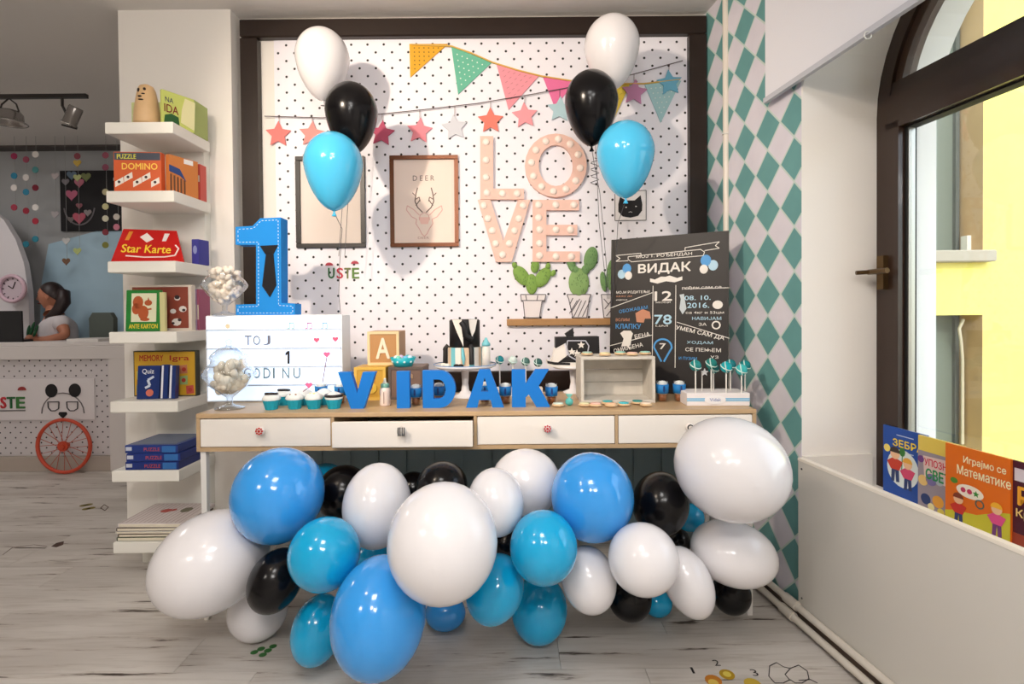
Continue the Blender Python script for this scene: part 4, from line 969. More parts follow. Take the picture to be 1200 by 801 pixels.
for px, Y, lab in ((376, 2.23, 'dessert glass with blue sleeve in front of the light box, left one'), (399, 2.22, 'dessert glass with blue sleeve behind the letter V'), (487, 2.16, 'dessert glass between the letters I and D'), (514, 2.20, 'dessert glass seen through the letter D'),
                   (568, 2.22, 'dessert glass behind the letter A'), (592, 2.18, 'dessert glass between the letters A and K'), (646, 2.16, 'dessert glass just right of the letter K'), (776, 2.20, 'dessert glass right of the crate'), (796, 2.20, 'dessert glass beside the cake pop box')):
    dessert(px, Y, lab)
# wooden blocks
def block(px0, px1, Y, z0, h, face, ch, chc, lab, yaw=0, rim=(226, 196, 130), roof=None):
    a = at(px0, 430, Y).x; b = at(px1, 430, Y).x; w = b - a
    t, o, f = boxthing('alphabet_block', (a + b) / 2, Y + w / 2, z0, w, w, h, 0, C(face, .5), lab, 'block', part='block_body')
    for r in ((0, w, 0, .012), (0, w, h - .012, h), (0, .012, .012, h - .012), (w - .012, w, .012, h - .012)):
        mb = MB(); f.rect(mb, *r, 0, .004); mb.build('rim', C(rim, .5), t)
    if ch: mb = MB(); f.text(mb, ch, w * .28, h * .2, w * .42, h * .6, 0, .005, .03); mb.build('letter', C(chc, .5), t)
    return t
Yb = 2.30
hz = at(430, 430, Yb).z - T0
block(415, 452, Yb, T0, hz, (206, 160, 60), 'B', (236, 200, 80), 'yellow wooden alphabet block, lower left of the three blocks', rim=(226, 184, 84))
block(455, 496, Yb, T0, hz, (120, 96, 84), 'C', (170, 140, 110), 'dark brown wooden block with a grey lid, lower right under the turquoise dish', rim=(96, 84, 78))
block(431, 468, Yb + .085, T0 + hz, at(450, 389, Yb).z - T0 - hz, (186, 138, 88), 'A', (240, 224, 200), 'brown wooden alphabet block with cream letter A on top of the other blocks', rim=(232, 206, 160))
# turquoise dish with sweets
x = at(473, 420, 2.36).x; zd = T0 + hz
t = thing('sweets_dish', (x, 2.33, zd), 'small turquoise dotted paper dish on top of the dark block', 'dish')
# baby bottle
x = at(451, 440, 2.16).x
t = thing('baby_bottle', (x, 2.16, T0), 'small baby bottle favour with white body and green collar between letters V and I', 'bottle')
MB().lathe([(0, 0), (.020, 0), (.022, .006), (.0205, .035), (.022, .062), (.019, .072), (.014, .078)], (x, 2.16, T0), 20).build('bottle_body', mat('milky_plastic', (240, 222, 212), .3), t)
MB().lathe([(.0165, .074), (.0175, .075), (.0175, .088), (.012, .092), (0, .092)], (x, 2.16, T0), 20).build('collar', C((120, 176, 160)), t)
MB().lathe([(.012, .09), (.008, .096), (.005, .104), (.006, .110), (0, .114)], (x, 2.16, T0), 14).build('teat', C((226, 224, 206)), t)
mb = MB(); Face((x, 2.137, T0), (1, 0, 0)).rect(mb, -.0012, .0012, .012, .058, -.001, .001); mb.build('scale_mark', C((150, 120, 110)), t)
mb = MB(); mb2 = MB()
vs = []
x = at(473, 420, 2.34).x
pr = [(.034, 0), (.062, .040), (.064, .040), (.036, -.0)]
tdish = [o for o in bpy.data.objects if o.name.startswith('sweets_dish')][0]
MB().lathe([(0, .001), (.036, .001), (.055, .040), (.057, .040), (.039, 0), (0, 0)], (x, 2.33, zd), 20).build('dish', C((30, 176, 190), .4), tdish)
mb = MB()
for k in range(10):
    a_ = 2 * PI * k / 10; r_ = .0475; mb.ball((x + r_ * math.cos(a_), 2.33 + r_ * math.sin(a_), zd + .022), .0055, 8, 5)
st(mb.build('dish_dots', C((226, 244, 244), .4), tdish))
for k, (lab, c) in enumerate((('pale blue wrapped sweet at the right rim of the turquoise dish', (200, 220, 236)), ('teal wrapped sweet at the right back of the turquoise dish', (60, 184, 196)), ('lilac wrapped sweet at the back of the turquoise dish', (210, 190, 226)), ('white wrapped sweet at the left rim of the turquoise dish', (236, 240, 240)), ('mint wrapped sweet at the left front of the turquoise dish', (130, 214, 190)), ('sky blue wrapped sweet at the front of the turquoise dish', (110, 190, 230)))):
    a_ = 2 * PI * k / 6
    tag(MB().ball((x + .030 * math.cos(a_), 2.33 + .030 * math.sin(a_), zd + .036), .0125, 10, 7).build('wrapped_sweet', C(c, .35)), lab, 'sweet', 'sweets in the turquoise dish')
# big letters
lf = mat('blue_painted_letter', (0, 116, 206), .5)
for ch, x0, x1, y0, y1, lab in (('V', 396.5, 440, 436, 477, 'blue standing letter V, leftmost of the name letters, before the yellow block'), ('I', 465, 479.5, 435, 477.5, 'blue standing letter I, second of the name letters, before the dark block'), ('D', 495.5, 533.5, 434, 477, 'blue standing letter D, in front of the left side of the cake stand'), ('A', 546, 590, 433, 476.5, 'blue standing letter A, in front of the cake stand foot'), ('K', 600, 644.5, 433, 476.5, 'blue standing letter K, last of the name letters, left of the crate')):
    Yl = 2.095; a = at(x0, y1, Yl); b = at(x1, y0, Yl); ff = Face((0, Yl, 0), (1, 0, 0)); h = at(x0, y0, Yl).z - T0
    mb = MB()
    if ch == 'V': fr_pts = [(0, 1), (.34, 1), (.5, .42), (.66, 1), (1, 1), (.67, 0), (.33, 0)]; ff.prism(mb, [(a.x + u * (b.x - a.x), T0 + v * h) for u, v in fr_pts], -.03, 0)
    elif ch == 'I': ff.rect(mb, a.x, b.x, T0, T0 + h, -.03, 0)
    elif ch == 'K': ff.prism(mb, [(a.x + u * (b.x - a.x), T0 + v * h) for u, v in [(0, 0), (.36, 0), (.36, .26), (.44, .34), (.64, 0), (1, 0), (.70, .56), (.97, 1), (.62, 1), (.36, .62), (.36, 1), (0, 1)]], -.03, 0)
    elif ch == 'A':
        w = b.x - a.x; ff.prism(mb, [(a.x + u * w, T0 + v * h) for u, v in [(0, 0), (.30, 0), (.345, .2), (.5, .8), (.36, 1)]], -.03, 0); ff.prism(mb, [(a.x + u * w, T0 + v * h) for u, v in [(1, 0), (.64, 1), (.36, 1), (.5, .8), (.655, .2), (.70, 0)]], -.03, 0)
        ff.prism(mb, [(a.x + u * w, T0 + v * h) for u, v in [(.345, .2), (.655, .2), (.60, .42), (.40, .42)]], -.03, 0)
    else:
        w = b.x - a.x; po = [(0, 0), (0, 1)] + [(.5 + .5 * math.sin(PI * i / 12), .5 + .5 * math.cos(PI * i / 12)) for i in range(13)]
        pi_ = [(.32, .24), (.32, .76)] + [(.48 + .22 * math.sin(PI * i / 12), .5 + .26 * math.cos(PI * i / 12)) for i in range(13)]
        for i in range(len(po)):
            j = (i + 1) % len(po); ff.prism(mb, [(a.x + u * w, T0 + v * h) for u, v in (po[i], po[j], pi_[j], pi_[i])], -.03, 0)
    tag(mb.build('name_letter', lf), lab, 'letter', 'blue letters spelling the name')
# cake stand and cake
cake_x = at(545, 430, 2.36).x; zp = at(545, 428, 2.36).z
t = thing('cake_stand', (cake_x, 2.36, T0), 'white pedestal cake stand with a wide plate carrying the black and white cake', 'cake stand')
hp = zp - T0; porc = mat('white_porcelain', (236, 234, 236), .15)
MB().lathe([(0, 0), (.058, 0), (.060, .006), (.030, .016), (.018, .03), (.014, .06), (.018, hp - .016), (.03, hp - .012), (0, hp - .012)], (cake_x, 2.36, T0), 28).build('pedestal', porc, t)
MB().lathe([(0, hp - .012), (.12, hp - .010), (.138, hp - .002), (.140, hp + .006), (.136, hp + .006), (.13, hp), (0, hp)], (cake_x, 2.36, T0), 40).build('plate', porc, t)
MB().lathe([(.1365, hp + .0055), (.1405, hp + .0062), (.1405, hp + .009), (.1365, hp + .009)], (cake_x, 2.36, T0), 40).build('blue_rim', C((120, 160, 210), .2), t)
ck = thing('birthday_cake', (cake_x, 2.36, zp), 'two tier fondant cake, black jacket tier above a striped tier, on the white stand', 'cake')
fbk = mat('black_fondant', (20, 18, 20), .5); fwh = mat('white_fondant', (236, 230, 222), .5); ftq = mat('turquoise_fondant', (120, 196, 206), .5)
SKc = 2.30 / F
h1c = at(545, 402, 2.3).z - at(545, 424.5, 2.3).z; r1 = .079; r2_ = .068; h2c = at(545, 369, 2.3).z - at(545, 402, 2.3).z
n_ = 40
sects = {}
for k in range(n_):
    a0 = 2 * PI * k / n_; kk = (k * 18 // n_) % 3
    a1 = 2 * PI * (k + 1) / n_
    key = ('wrap_white', 'wrap_beige', 'wrap_turquoise')[kk] if True else ''
    m_ = sects.setdefault(key, MB()); P0 = [(r1 * math.cos(a0), r1 * math.sin(a0)), (r1 * math.cos(a1), r1 * math.sin(a1))]
    m_.add([(cake_x, 2.36, zp), (cake_x + P0[0][0], 2.36 + P0[0][1], zp), (cake_x + P0[1][0], 2.36 + P0[1][1], zp), (cake_x, 2.36, zp + h1c), (cake_x + P0[0][0], 2.36 + P0[0][1], zp + h1c), (cake_x + P0[1][0], 2.36 + P0[1][1], zp + h1c)], [(0, 2, 1), (3, 4, 5), (1, 2, 5, 4), (0, 1, 4, 3), (2, 0, 3, 5)])
for key, m_ in sects.items(): m_.build('striped_tier', {'wrap_white': fwh, 'wrap_beige': C((222, 196, 168)), 'wrap_turquoise': ftq}[key], ck)
MB().lathe([(0, h1c), (r2_, h1c), (r2_, h1c + h2c - .006), (r2_ - .006, h1c + h2c), (0, h1c + h2c)], (cake_x, 2.36, zp), 40).build('black_tier', fbk, ck)
def onr(a_, z_, r): return V3((cake_x + r * math.sin(a_), 2.36 - r * math.cos(a_), zp + z_))
def wrap(pts, r, th=.004):
    mb = MB(); out = []
    k = len(pts); vs = [onr(a_, z_, r) for a_, z_ in pts] + [onr(a_, z_, r + th) for a_, z_ in pts]
    mb.add(vs, [tuple(range(k)), tuple(range(2 * k - 1, k - 1, -1))] + [(i, i + k, (i + 1) % k + k, (i + 1) % k) for i in range(k)]); return mb
tp = h1c + h2c
wrap([(-.75, tp), (-.1, tp), (-.02, tp - .03), (.0, h1c + .004), (-.08, h1c + .02), (-.4, tp - .055)], r2_ + .001).build('lapel', fwh, ck)
wrap([(.35, tp), (.95, tp), (.75, tp - .05), (.55, tp - .075), (.4, tp - .04)], r2_ + .001).build('lapel', fwh, ck)
MB().tube([onr(-.1, tp - .01, r2_ + .012), onr(.08, tp - .03, r2_ + .014), onr(.12, tp - .07, r2_ + .014), onr(.5, tp - .085, r2_ + .013)], [.012, .014, .013, .011], 10).build('folded_arm', fbk, ck)
for a_ in (-1.25, .42): MB().tube([onr(a_, h1c + .008, r1 - .004), onr(a_, h1c - .004, r1 + .008), onr(a_, .012, r1 + .010)], .011, 10).build('trouser_leg', fbk, ck)
MB().tube([onr(-.05, h1c, r1 - .002), onr(0, .04, r1 + .004), onr(.02, .012, r1 + .005)], [.006, .009, .003], 8).build('turquoise_tie', ftq, ck)
for a_, c in ((-1.2, fwh), (-.85, fwh), (-.30, fbk), (-.1, fbk)): MB().ball(onr(a_, .008, r1 + .018), (.013, .010, .008), 12, 8).build('little_shoe', c, ck)
xb = at(570, 410, 2.33).x
tb2 = thing('fondant_bottle', (xb, 2.33, zp), 'small white fondant baby bottle with a turquoise cap beside the cake', 'bottle')
MB().lathe([(0, 0), (.018, 0), (.018, .06), (.016, .085), (.014, .09), (0, .09)], (xb, 2.30, zp), 18).build('bottle_body', fwh, tb2)
MB().lathe([(.0135, .09), (.019, .092), (.018, .102), (.010, .112), (.004, .126), (0, .127)], (xb, 2.30, zp), 18).build('cap', ftq, tb2)
# cake pops behind the letters, standing in a white cup each
def cpop(px, py, Y, zb, lab, col=(24, 150, 156), r=.0235, grp='turquoise cake pops'):
    p_ = at(px, py, Y); t = thing('cake_pop', (p_.x, Y, zb), lab, 'cake pop', grp)
    MB().tube([(p_.x, Y, zb), (p_.x, Y, p_.z)], .0028, 6).build('stick', C((236, 232, 226)), t)
    MB().ball((p_.x, Y, p_.z), r, 16, 10).build('coating', C(col, .25), t)
    mb = MB(); mb.ring((p_.x, Y, p_.z), (.3, -.5, 1), r * .98, .0025, 20, 5); mb.ring((p_.x, Y, p_.z), (1, -.5, .2), r * .98, .002, 20, 5); mb.build('icing_lines', C((206, 232, 226), .4), t)
xs_ = at(607, 455, 2.37).x
t = thing('pop_stand', (xs_, 2.37, T0), 'white block stand holding four cake pops behind the letters A and K', 'stand')
MB().bevbox(xs_ - .11, xs_ + .11, 2.345, 2.395, T0, T0 + .04, .003).build('block', fwh, t)
for px, py, c, lab in ((585.5, 421.5, (24, 130, 140), 'glossy teal cake pop nearest the cake, behind letter A'), (601, 422, (206, 220, 214), 'white and teal marbled cake pop, second behind the letters'), (616, 423.5, (70, 110, 104), 'grey green striped cake pop, third behind the letters'), (630.5, 424.5, (46, 90, 88), 'dark green cake pop above letter K, nearest the sneaker cake')):
    cpop(px, py, 2.37, T0 + .04, lab, c, .0195)
# second stand with a sneaker-shaped cake
x2 = at(672, 425, 2.46).x; z2 = at(672, 428, 2.46).z; hp2 = z2 - T0
t = thing('cake_stand', (x2, 2.46, T0), 'white pedestal stand under the black sneaker cake behind the crate', 'cake stand')
MB().lathe([(0, 0), (.05, 0), (.05, .006), (.02, .018), (.014, .05), (.02, hp2 - .014), (0, hp2 - .012)], (x2, 2.46, T0), 24).build('pedestal', porc, t)
MB().lathe([(0, hp2 - .012), (.09, hp2 - .010), (.108, hp2), (0, hp2)], (x2, 2.46, T0), 32).build('plate', porc, t)
Yk = 2.405; fk2 = Face((0, Yk, 0), (1, 0, 0)); kp = lambda pts: [(P2(x, y, Yk)[0], P2(x, y, Yk)[1] + ozk) for x, y in pts]; ozk = z2 - P2(670, 426.5, Yk)[1]
sk = thing('sneaker_cake', (x2, 2.44, z2), 'black high-top sneaker shaped cake with a white toe and shield badge', 'cake')
mb = MB(); fk2.prism(mb, kp([(641, 419), (645, 421.5), (704, 421.5), (704, 426.5), (645, 426.5), (641, 423)]), -.075, .004); mb.build('sole', fwh, sk)
mb = MB(); fk2.prism(mb, kp([(651, 392), (702, 391), (703, 421.5), (654, 421.5), (668, 414), (664, 398), (651, 405)]), -.07, 0); mb.build('upper', fbk, sk)
mb = MB(); fk2.prism(mb, kp([(650, 405), (661, 400), (664, 414), (654, 421.5), (645, 421.5), (648, 416)]), -.068, -.002); mb.build('tongue', fwh, sk)
mb = MB(); fk2.prism(mb, kp([(641, 419.5), (650, 421), (668, 422), (668, 424.5), (650, 424.2), (641.5, 422.5)]), .004, .006); mb.build('sole_stripe', fbk, sk)
mb = MB(); fk2.prism(mb, kp([(662, 388), (672, 381), (673, 394), (666, 394)]), -.03, -.01); mb.build('heel_tab', fbk, sk)
mb = MB(); fk2.line(mb, kp([(665, 396), (686, 396), (690, 402), (688, 413), (676, 419), (667, 414), (664, 404), (665, 396)]), .005, 0, .003); mb.build('badge_outline', C((190, 190, 200)), sk)
mb = MB()
for x_, y_ in ((670, 409), (681, 401), (676, 411)): u, v = kp([(x_, y_)])[0]; star_prism(fk2, mb, u, v, .018, 0, .003)
st(mb.build('badge_shapes', fwh, sk))
# white-washed crate
cw = mat('whitewashed_wood', (206, 200, 190), .7, var=.14, vscale=25, bump=.4, bscale=40)
Yc = 2.17; cx0 = at(681, 470, Yc).x; cx1 = at(768, 470, Yc).x; cz1 = at(700, 418, Yc).z
t = thing('wooden_crate', ((cx0 + cx1) / 2, 2.26, T0), 'white-washed wooden crate lying on its side with biscuits on and before it', 'crate')
ch_ = cz1 - T0
for i in range(3):
    z0 = T0 + .012 + i * (ch_ - .024) / 3; MB().box(cx0 + .012, cx1 - .012, 2.33, 2.34, z0, z0 + (ch_ - .024) / 3 - .002).build('back_plank', cw, t)
for z0 in (T0, cz1 - .012):
    for j in range(2): MB().bevbox(cx0, cx1, Yc + j * .086, Yc + j * .086 + .084, z0, z0 + .012, .0015).build('slat', cw, t)
for x in (cx0, cx1 - .012):
    for j in range(2): MB().bevbox(x, x + .012, Yc + j * .086, Yc + j * .086 + .084, T0 + .012, cz1 - .012, .0015).build('side_plank', cw, t)
def biscuit(px, py, Y, c, lab, z0, r=.024):
    x = at(px, py, Y).x; t = thing('biscuit', (x, Y, z0), lab, 'biscuit', 'iced biscuits around the crate')
    Rr = Matrix.Rotation(math.radians(12), 3, 'X')
    MB().lathe([(0, 0), (r, .001), (r * 1.04, .005), (r, .009), (0, .009)], (x, Y, z0 + .003), 18).build('biscuit_base', C((220, 190, 150)), t)
    MB().lathe([(0, .009), (r * .86, .009), (r * .82, .013), (0, .014)], (x, Y, z0 + .003), 18).build('icing', C(c, .35), t)
for px, Y, c, nm in ((688, 2.24, (170, 206, 190), 'pale green biscuit lying on the left end of the crate top'), (709, 2.20, (232, 220, 170), 'cream biscuit on the crate top, second from the left'), (727, 2.24, (150, 214, 200), 'mint biscuit on the middle of the crate top'), (741, 2.20, (240, 196, 180), 'peach pink biscuit on the crate top, right of the mint one'), (756, 2.24, (160, 216, 206), 'pale turquoise biscuit at the right end of the crate top')): biscuit(px, 415, Y, c, nm, cz1)
for px, Y, c, nm in ((654, 2.10, (214, 232, 220), 'pale green white biscuit on the table beside the letter K'), (685, 2.10, (226, 222, 180), 'cream biscuit on the table below the crate corner'), (698, 2.09, (240, 190, 176), 'pink biscuit lying before the crate'), (712, 2.14, (60, 170, 176), 'teal biscuit inside the crate mouth'), (716, 2.085, (240, 196, 160), 'peach biscuit right of the pink one before the crate'), (731, 2.10, (70, 190, 206), 'bright turquoise biscuit in front of the crate'), (747, 2.14, (30, 140, 140), 'dark teal biscuit in the right of the crate mouth'), (757, 2.09, (240, 220, 200), 'pale peach biscuit at the right front of the crate')): biscuit(px, 470, Y, c, nm, T0)
x = at(667, 470, 2.12).x
t = thing('tissue_favour', (x, 2.12, T0), 'small crumpled turquoise tulle favour at the crate corner', 'favour')
MB().ball((x, 2.12, T0 + .016), (.016, .014, .016), 12, 8).build('bundle', C((90, 184, 180), .6), t); MB().lathe([(.006, .028), (.004, .032), (.014, .046)], (x, 2.12, T0), 12).build('tied_top', C((130, 206, 200), .6), t)
# chalkboard poster leaning on the wall
TL = at(719, 282, 2.60); TR = at(849, 270, 2.29); BR = V3((at(853, 460, 2.27).x, 2.27, T0 + .002)); BLc = V3((at(714, 460, 2.54).x, 2.54 , T0 + .002))
Uv = (BR - BLc); wv = Uv.length; Uv.normalize(); Vv = ((TL + TR) / 2 - (BR + BLc) / 2); hv = Vv.length; Vv.normalize(); Vv = (Vv - Uv * Vv.dot(Uv)).normalized()
fb = Face(BLc, Uv, Vv)
hv = (V3((0, 0, (TL.z + TR.z) / 2)) - V3((0, 0, T0))).z / Vv.z
cb = thing('chalkboard_poster', (BLc + BR) / 2, 'black birthday poster with white and blue lettering leaning behind the crate', 'poster')
mb = MB(); fb.rect(mb, 0, wv, 0, hv, -.008, 0); mb.build('board', mat('black_poster', (26, 21, 21), .5, var=.1), cb)
def cu_(x, y): # normalised picture coords of the zoomed poster: x 0..1, y 0..1 down over 0..0.80
    return ((1.053 * x - .02) * wv, hv * (1.033 - .879 * y))
def ctext(s_, x, y, w, h, c, off=.01, rot=0, nm='lettering'):
    u, v = cu_(x, y); mb = MB(); fb.text(mb, s_, u, v, w * wv * 1.04, h * hv * .9, 0, .0012, off, rot); return mb.build(nm, C(c, .6), cb)
WHT = (226, 222, 216); BLU = (70, 150, 214); LBL = (170, 206, 226); TAN = (190, 130, 100)
ctext('ВИДАК', .26, .315, .43, .075, WHT, .05)
ctext('МОЈ 1. РОЂЕНДАН', .24, .195, .46, .026, WHT, .015)
def banner(mb):
    fb.line(mb, [cu_(*p) for p in [(.17, .175), (.76, .155), (.79, .175), (.78, .20), (.2, .215), (.17, .195), (.17, .175)]], .003, 0, .001)
    fb.line(mb, [cu_(*p) for p in [(.28, .17), (.28, .155), (.06, .16), (.1, .185), (.06, .205), (.17, .205)]], .003, 0, .001)
    fb.line(mb, [cu_(*p) for p in [(.64, .155), (.64, .135), (.9, .11), (.87, .135), (.9, .155), (.79, .165)]], .003, 0, .001)
mb = MB(); banner(mb); st(mb.build('banner_outline', C(WHT), cb))
mb = MB(); must = [(.36, .345), (.36, .37), (.42, .385), (.49, .37), (.56, .38), (.62, .365), (.62, .34), (.58, .35), (.52, .33), (.485, .338), (.45, .335), (.40, .355)]; fb.prism(mb, [cu_(*p) for p in must], 0, .0012); mb.build('moustache', C(WHT), cb)
for bx, pr in ((.16, ((0, 0, .04, BLU), (-.045, .05, .036, LBL), (.015, .065, .033, WHT))), (.80, ((0, 0, .042, BLU), (.055, .045, .038, LBL), (-.015, .075, .033, WHT)))):
    for dx_, dy_, r_, c in pr:
        u, v = cu_(bx + dx_, .265 + dy_ * .8 - (.03 if bx > .5 else 0)); mb = MB(); fb.disc(mb, u, v, r_ * wv, r_ * wv * 1.15, 0, .0012 + .0004 * (c == WHT)); mb.build('printed_balloon', C(c), cb)
ctext('12', .40, .51, .14, .065, WHT, .04); ctext('МЕСЕЦИ', .41, .53, .12, .013, WHT)
ctext('78', .40, .68, .14, .065, LBL, .04); ctext('ЦМ', .41, .70, .10, .013, WHT)
ctext('7', .445, .86, .05, .04, WHT, .04)
mb = MB()
fb.ringd(mb, *cu_(.47, .845), .075 * wv, .05 * hv, .008, 0, .001, 16, 0, PI); fb.line(mb, [cu_(.395, .845), cu_(.43, .90), cu_(.46, .95)], .008, 0, .001); fb.line(mb, [cu_(.545, .845), cu_(.51, .90), cu_(.48, .95)], .008, 0, .001)
mb.build('tooth_outline', C(BLU), cb)
ctext('МОЈИ РОДИТЕЉИ', .07, .455, .29, .022, WHT, .01); ctext('кажу да', .07, .48, .14, .013, TAN); ctext('највише', .07, .505, .10, .012, WHT)
ctext('ОБОЖАВАМ', .10, .60, .25, .025, BLU, .0, .15); ctext('ВОЛИМ', .07, .66, .12, .022, TAN); ctext('КЛАПКУ', .07, .715, .22, .035, BLU, .02); ctext('БЕНА', .24, .79, .13, .03, WHT, .02, .2); ctext('ОМИЉЕНА', .06, .90, .26, .03, WHT, .02, .25); ctext('ХРАНА', .16, .95, .16, .03, WHT, .02, .25)
ctext('рођен сам са', .62, .455 - .02, .3, .022, WHT, .01); ctext('08. 10.', .64, .51, .2, .03, LBL, .03); ctext('2016.', .66, .565, .17, .035, LBL, .03); ctext('са 4кг и 53цм', .65, .61, .29, .02, WHT, .01); ctext('НАВИЈАМ', .70, .65, .22, .022, LBL); ctext('ЗА', .75, .69, .06, .02, WHT)
ctext('УМЕМ САМ ДА', .57, .72, .38, .033, WHT, .03, -.22); ctext('ХОДАМ', .66, .82, .2, .022, LBL); ctext('СЕ ПЕЊЕМ', .65, .87, .27, .025, WHT, .02); ctext('УЗ', .84, .915, .06, .02, WHT)
def lines(mb):
    for p, q_ in (((.0, .565), (.38, .45)), ((.0, .85), (.38, .76)), ((.385, .40), (.385, .99)), ((.57, .40), (.57, .99)), ((.64, .43), (.98, .43)), ((.58, .665), (.98, .775))): fb.line(mb, [cu_(*p), cu_(*q_)], .003, 0, .001)
mb = MB(); lines(mb); st(mb.build('divider_lines', C(WHT), cb))
for nm, c, fn_ in (('shirt_print', WHT, [(.11, .75), (.14, .73), (.20, .73), (.22, .75), (.21, .78), (.2, .84), (.12, .85), (.14, .79)]), ('tie_print', (190, 200, 206), [(.60, .47), (.635, .465), (.64, .50), (.655, .57), (.625, .61), (.60, .57), (.61, .50)]), ('shirt_print', TAN, [(.24, .60), (.30, .57), (.36, .59), (.37, .64), (.32, .64), (.31, .67), (.25, .665)])):
    mb = MB(); fb.prism(mb, [cu_(*p) for p in fn_], 0, .0011); mb.build(nm, C(c), cb)
mb = MB(); fb.disc(mb, *cu_(.89, .545), .04 * wv, .035 * wv, 0, .0011); mb.build('pie_print', C(WHT), cb)
mb = MB(); fb.ringd(mb, *cu_(.88, .685), .03 * wv, .03 * wv, .006, 0, .0011, 14); mb.build('ball_print', C(WHT), cb)
ctext('И ПУЗИМ', .60, .93, .14, .02, BLU)
# cake pop box
Yp = 2.075
t = thing('cake_pop_box', (at(843, 470, Yp).x, 2.13, T0), 'white box with a pale blue ribbon at the table end, holding cake pops', 'box')
bx0 = at(804, 465, Yp).x; bx1 = at(877, 465, Yp).x
zb1 = at(840, 461, Yp).z
o, fx_ = rotbox('box', (bx0 + bx1) / 2 + .01, Yp + .075, T0, bx1 - bx0, .13, zb1 - T0, math.radians(-2), mat('white_card', (236, 230, 230), .6), t)
hb = zb1 - T0; wb = bx1 - bx0
mb = MB(); fx_.rect(mb, 0, wb, hb * .38, hb * .62, 0, .0012); mb.build('ribbon', C((120, 184, 224), .4), t)
mb = MB(); fx_.rect(mb, 0, wb, hb * .47, hb * .53, .0012, .002); mb.build('ribbon_stripe', C((196, 224, 240), .4), t)
mb = MB(); fx_.disc(mb, wb * .45, hb * .5, wb * .17, hb * .34, .0012, .003, 24); mb.build('label_oval', C((240, 238, 240)), t)
mb = MB(); fx_.text(mb, 'Vidak', wb * .36, hb * .38, wb * .18, hb * .25, .003, .004, .01); mb.build('label_text', C((120, 140, 190)), t)
for px, py, Y, c, lab in ((815, 428, 2.10, (20, 130, 126), 'teal cake pop with pale spiral, leftmost in the white box'), (833.5, 426, 2.13, (30, 124, 118), 'teal cake pop, second from the left in the white box'), (836, 431, 2.17, (24, 110, 112), 'dark teal cake pop partly behind the second one in the box'), (851, 430, 2.10, (8, 160, 170), 'glossy turquoise cake pop, third from the left in the white box'), (856, 427, 2.17, (14, 120, 130), 'teal cake pop just behind the glossy turquoise one'), (869, 433, 2.10, (60, 180, 182), 'pale turquoise cake pop at the right of the box'), (873, 428, 2.16, (20, 128, 132), 'teal cake pop at the far right back of the box')):
    cpop(px, py, Y, zb1 - .003, lab, c, .0225)
p_ = at(824, 436, 2.15); t = thing('star_pick', (p_.x, 2.15, zb1), 'white star pick standing among the cake pops in the white box', 'pick')
fh = Face((0, 2.15, 0), (1, 0, 0)); mb = MB(); fh.prism(mb, star(p_.x + .006, p_.z, .016), -.002, .002); mb.build('star', C((236, 236, 236)), t); MB().tube([(p_.x - .004, 2.152, zb1), (p_.x - .004, 2.152, p_.z)], .002, 6).build('stick', C((236, 232, 226)), t)

# ================================================================ BOOKS IN THE WINDOW
def wbook(Y0, Y1, off, z0, z1, c, lab):
    A = W(Y0, off, z0); f = Face(A, -dW); 
    f.N = nW.copy()
    t = thing('picture_book', W((Y0 + Y1) / 2, off, z0), lab, 'book', 'picture books in the window trough'); w = (W(Y1, 0, 0) - W(Y0, 0, 0)).length
    mb = MB(); f.rect(mb, 0, w, 0, z1 - z0, -.008, 0); mb.build('cover', C(c, .3), t)
    mb = MB(); f.rect(mb, .002, w - .002, .002, z1 - z0 - .001, -.0125, -.008); mb.build('pages', PAPER, t)
    return t, f, w, z1 - z0
def kid(f, t, u, v, s, shirt, hair, pants=(40, 60, 110)):
    for nm, c, sh_ in (('leg_print', pants, lambda mb: (f.prism(mb, [(u - .016 * s, v - .04 * s), (u - .004 * s, v - .04 * s), (u, v), (u - .014 * s, v)], .001, .0018), f.prism(mb, [(u + .004 * s, v - .04 * s), (u + .016 * s, v - .038 * s), (u + .014 * s, v), (u, v)], .001, .0018))),
                      ('shirt_print', shirt, lambda mb: (f.prism(mb, [(u - .016 * s, v), (u + .016 * s, v), (u + .03 * s, v + .03 * s), (u + .012 * s, v + .036 * s), (u - .012 * s, v + .036 * s), (u - .032 * s, v + .022 * s)], .0018, .0024))),
                      ('face_print', (236, 190, 150), lambda mb: f.disc(mb, u, v + .052 * s, .018 * s, .018 * s, .0018, .0026, 14)),
                      ('hair_print', hair, lambda mb: f.prism(mb, [(u + .020 * s * math.cos(PI * i / 8), v + .056 * s + .019 * s * math.sin(PI * i / 8)) for i in range(9)], .0026, .0032))):
        mb = MB(); sh_(mb); o = mb.build(nm, C(c, .4), t)
        if nm == 'leg_print': st(o)
ZB0 = .5
def Yof(px, off):
    lo_, hi_ = .9, 2.3
    for _ in range(40):
        m_ = (lo_ + hi_) / 2; w_ = W(m_, off, .65)
        if at(px, 520, w_.y).x < w_.x: lo_ = m_
        else: hi_ = m_
    return m_
def ztop(px, py, off): return at(px, py, W(Yof(px, off), off, 0).y).z
t, f, w, h = wbook(Yof(1035, -.285), Yof(1035, -.285) - .18, -.285, ZB0, ztop(1035, 497, -.285), (16, 74, 164), 'blue picture book, farthest left of the books in the window')
mb = MB(); f.text(mb, 'ЗЕБРА', .045, h - .066, .125, .026, 0, .0015, .04); mb.build('title', C((246, 214, 50)), t)
mb = MB(); f.line(mb, [(.06, h - .025), (.13, h - .025)], .003, 0, .001); f.line(mb, [(.04, h - .08), (.13, h - .082)], .003, 0, .001); st(mb.build('small_text', C((190, 206, 230)), t))
mb = MB(); f.disc(mb, .085, .105, .066, .068, 0, .001, 24); mb.build('picture_ground', C((222, 232, 232)), t)
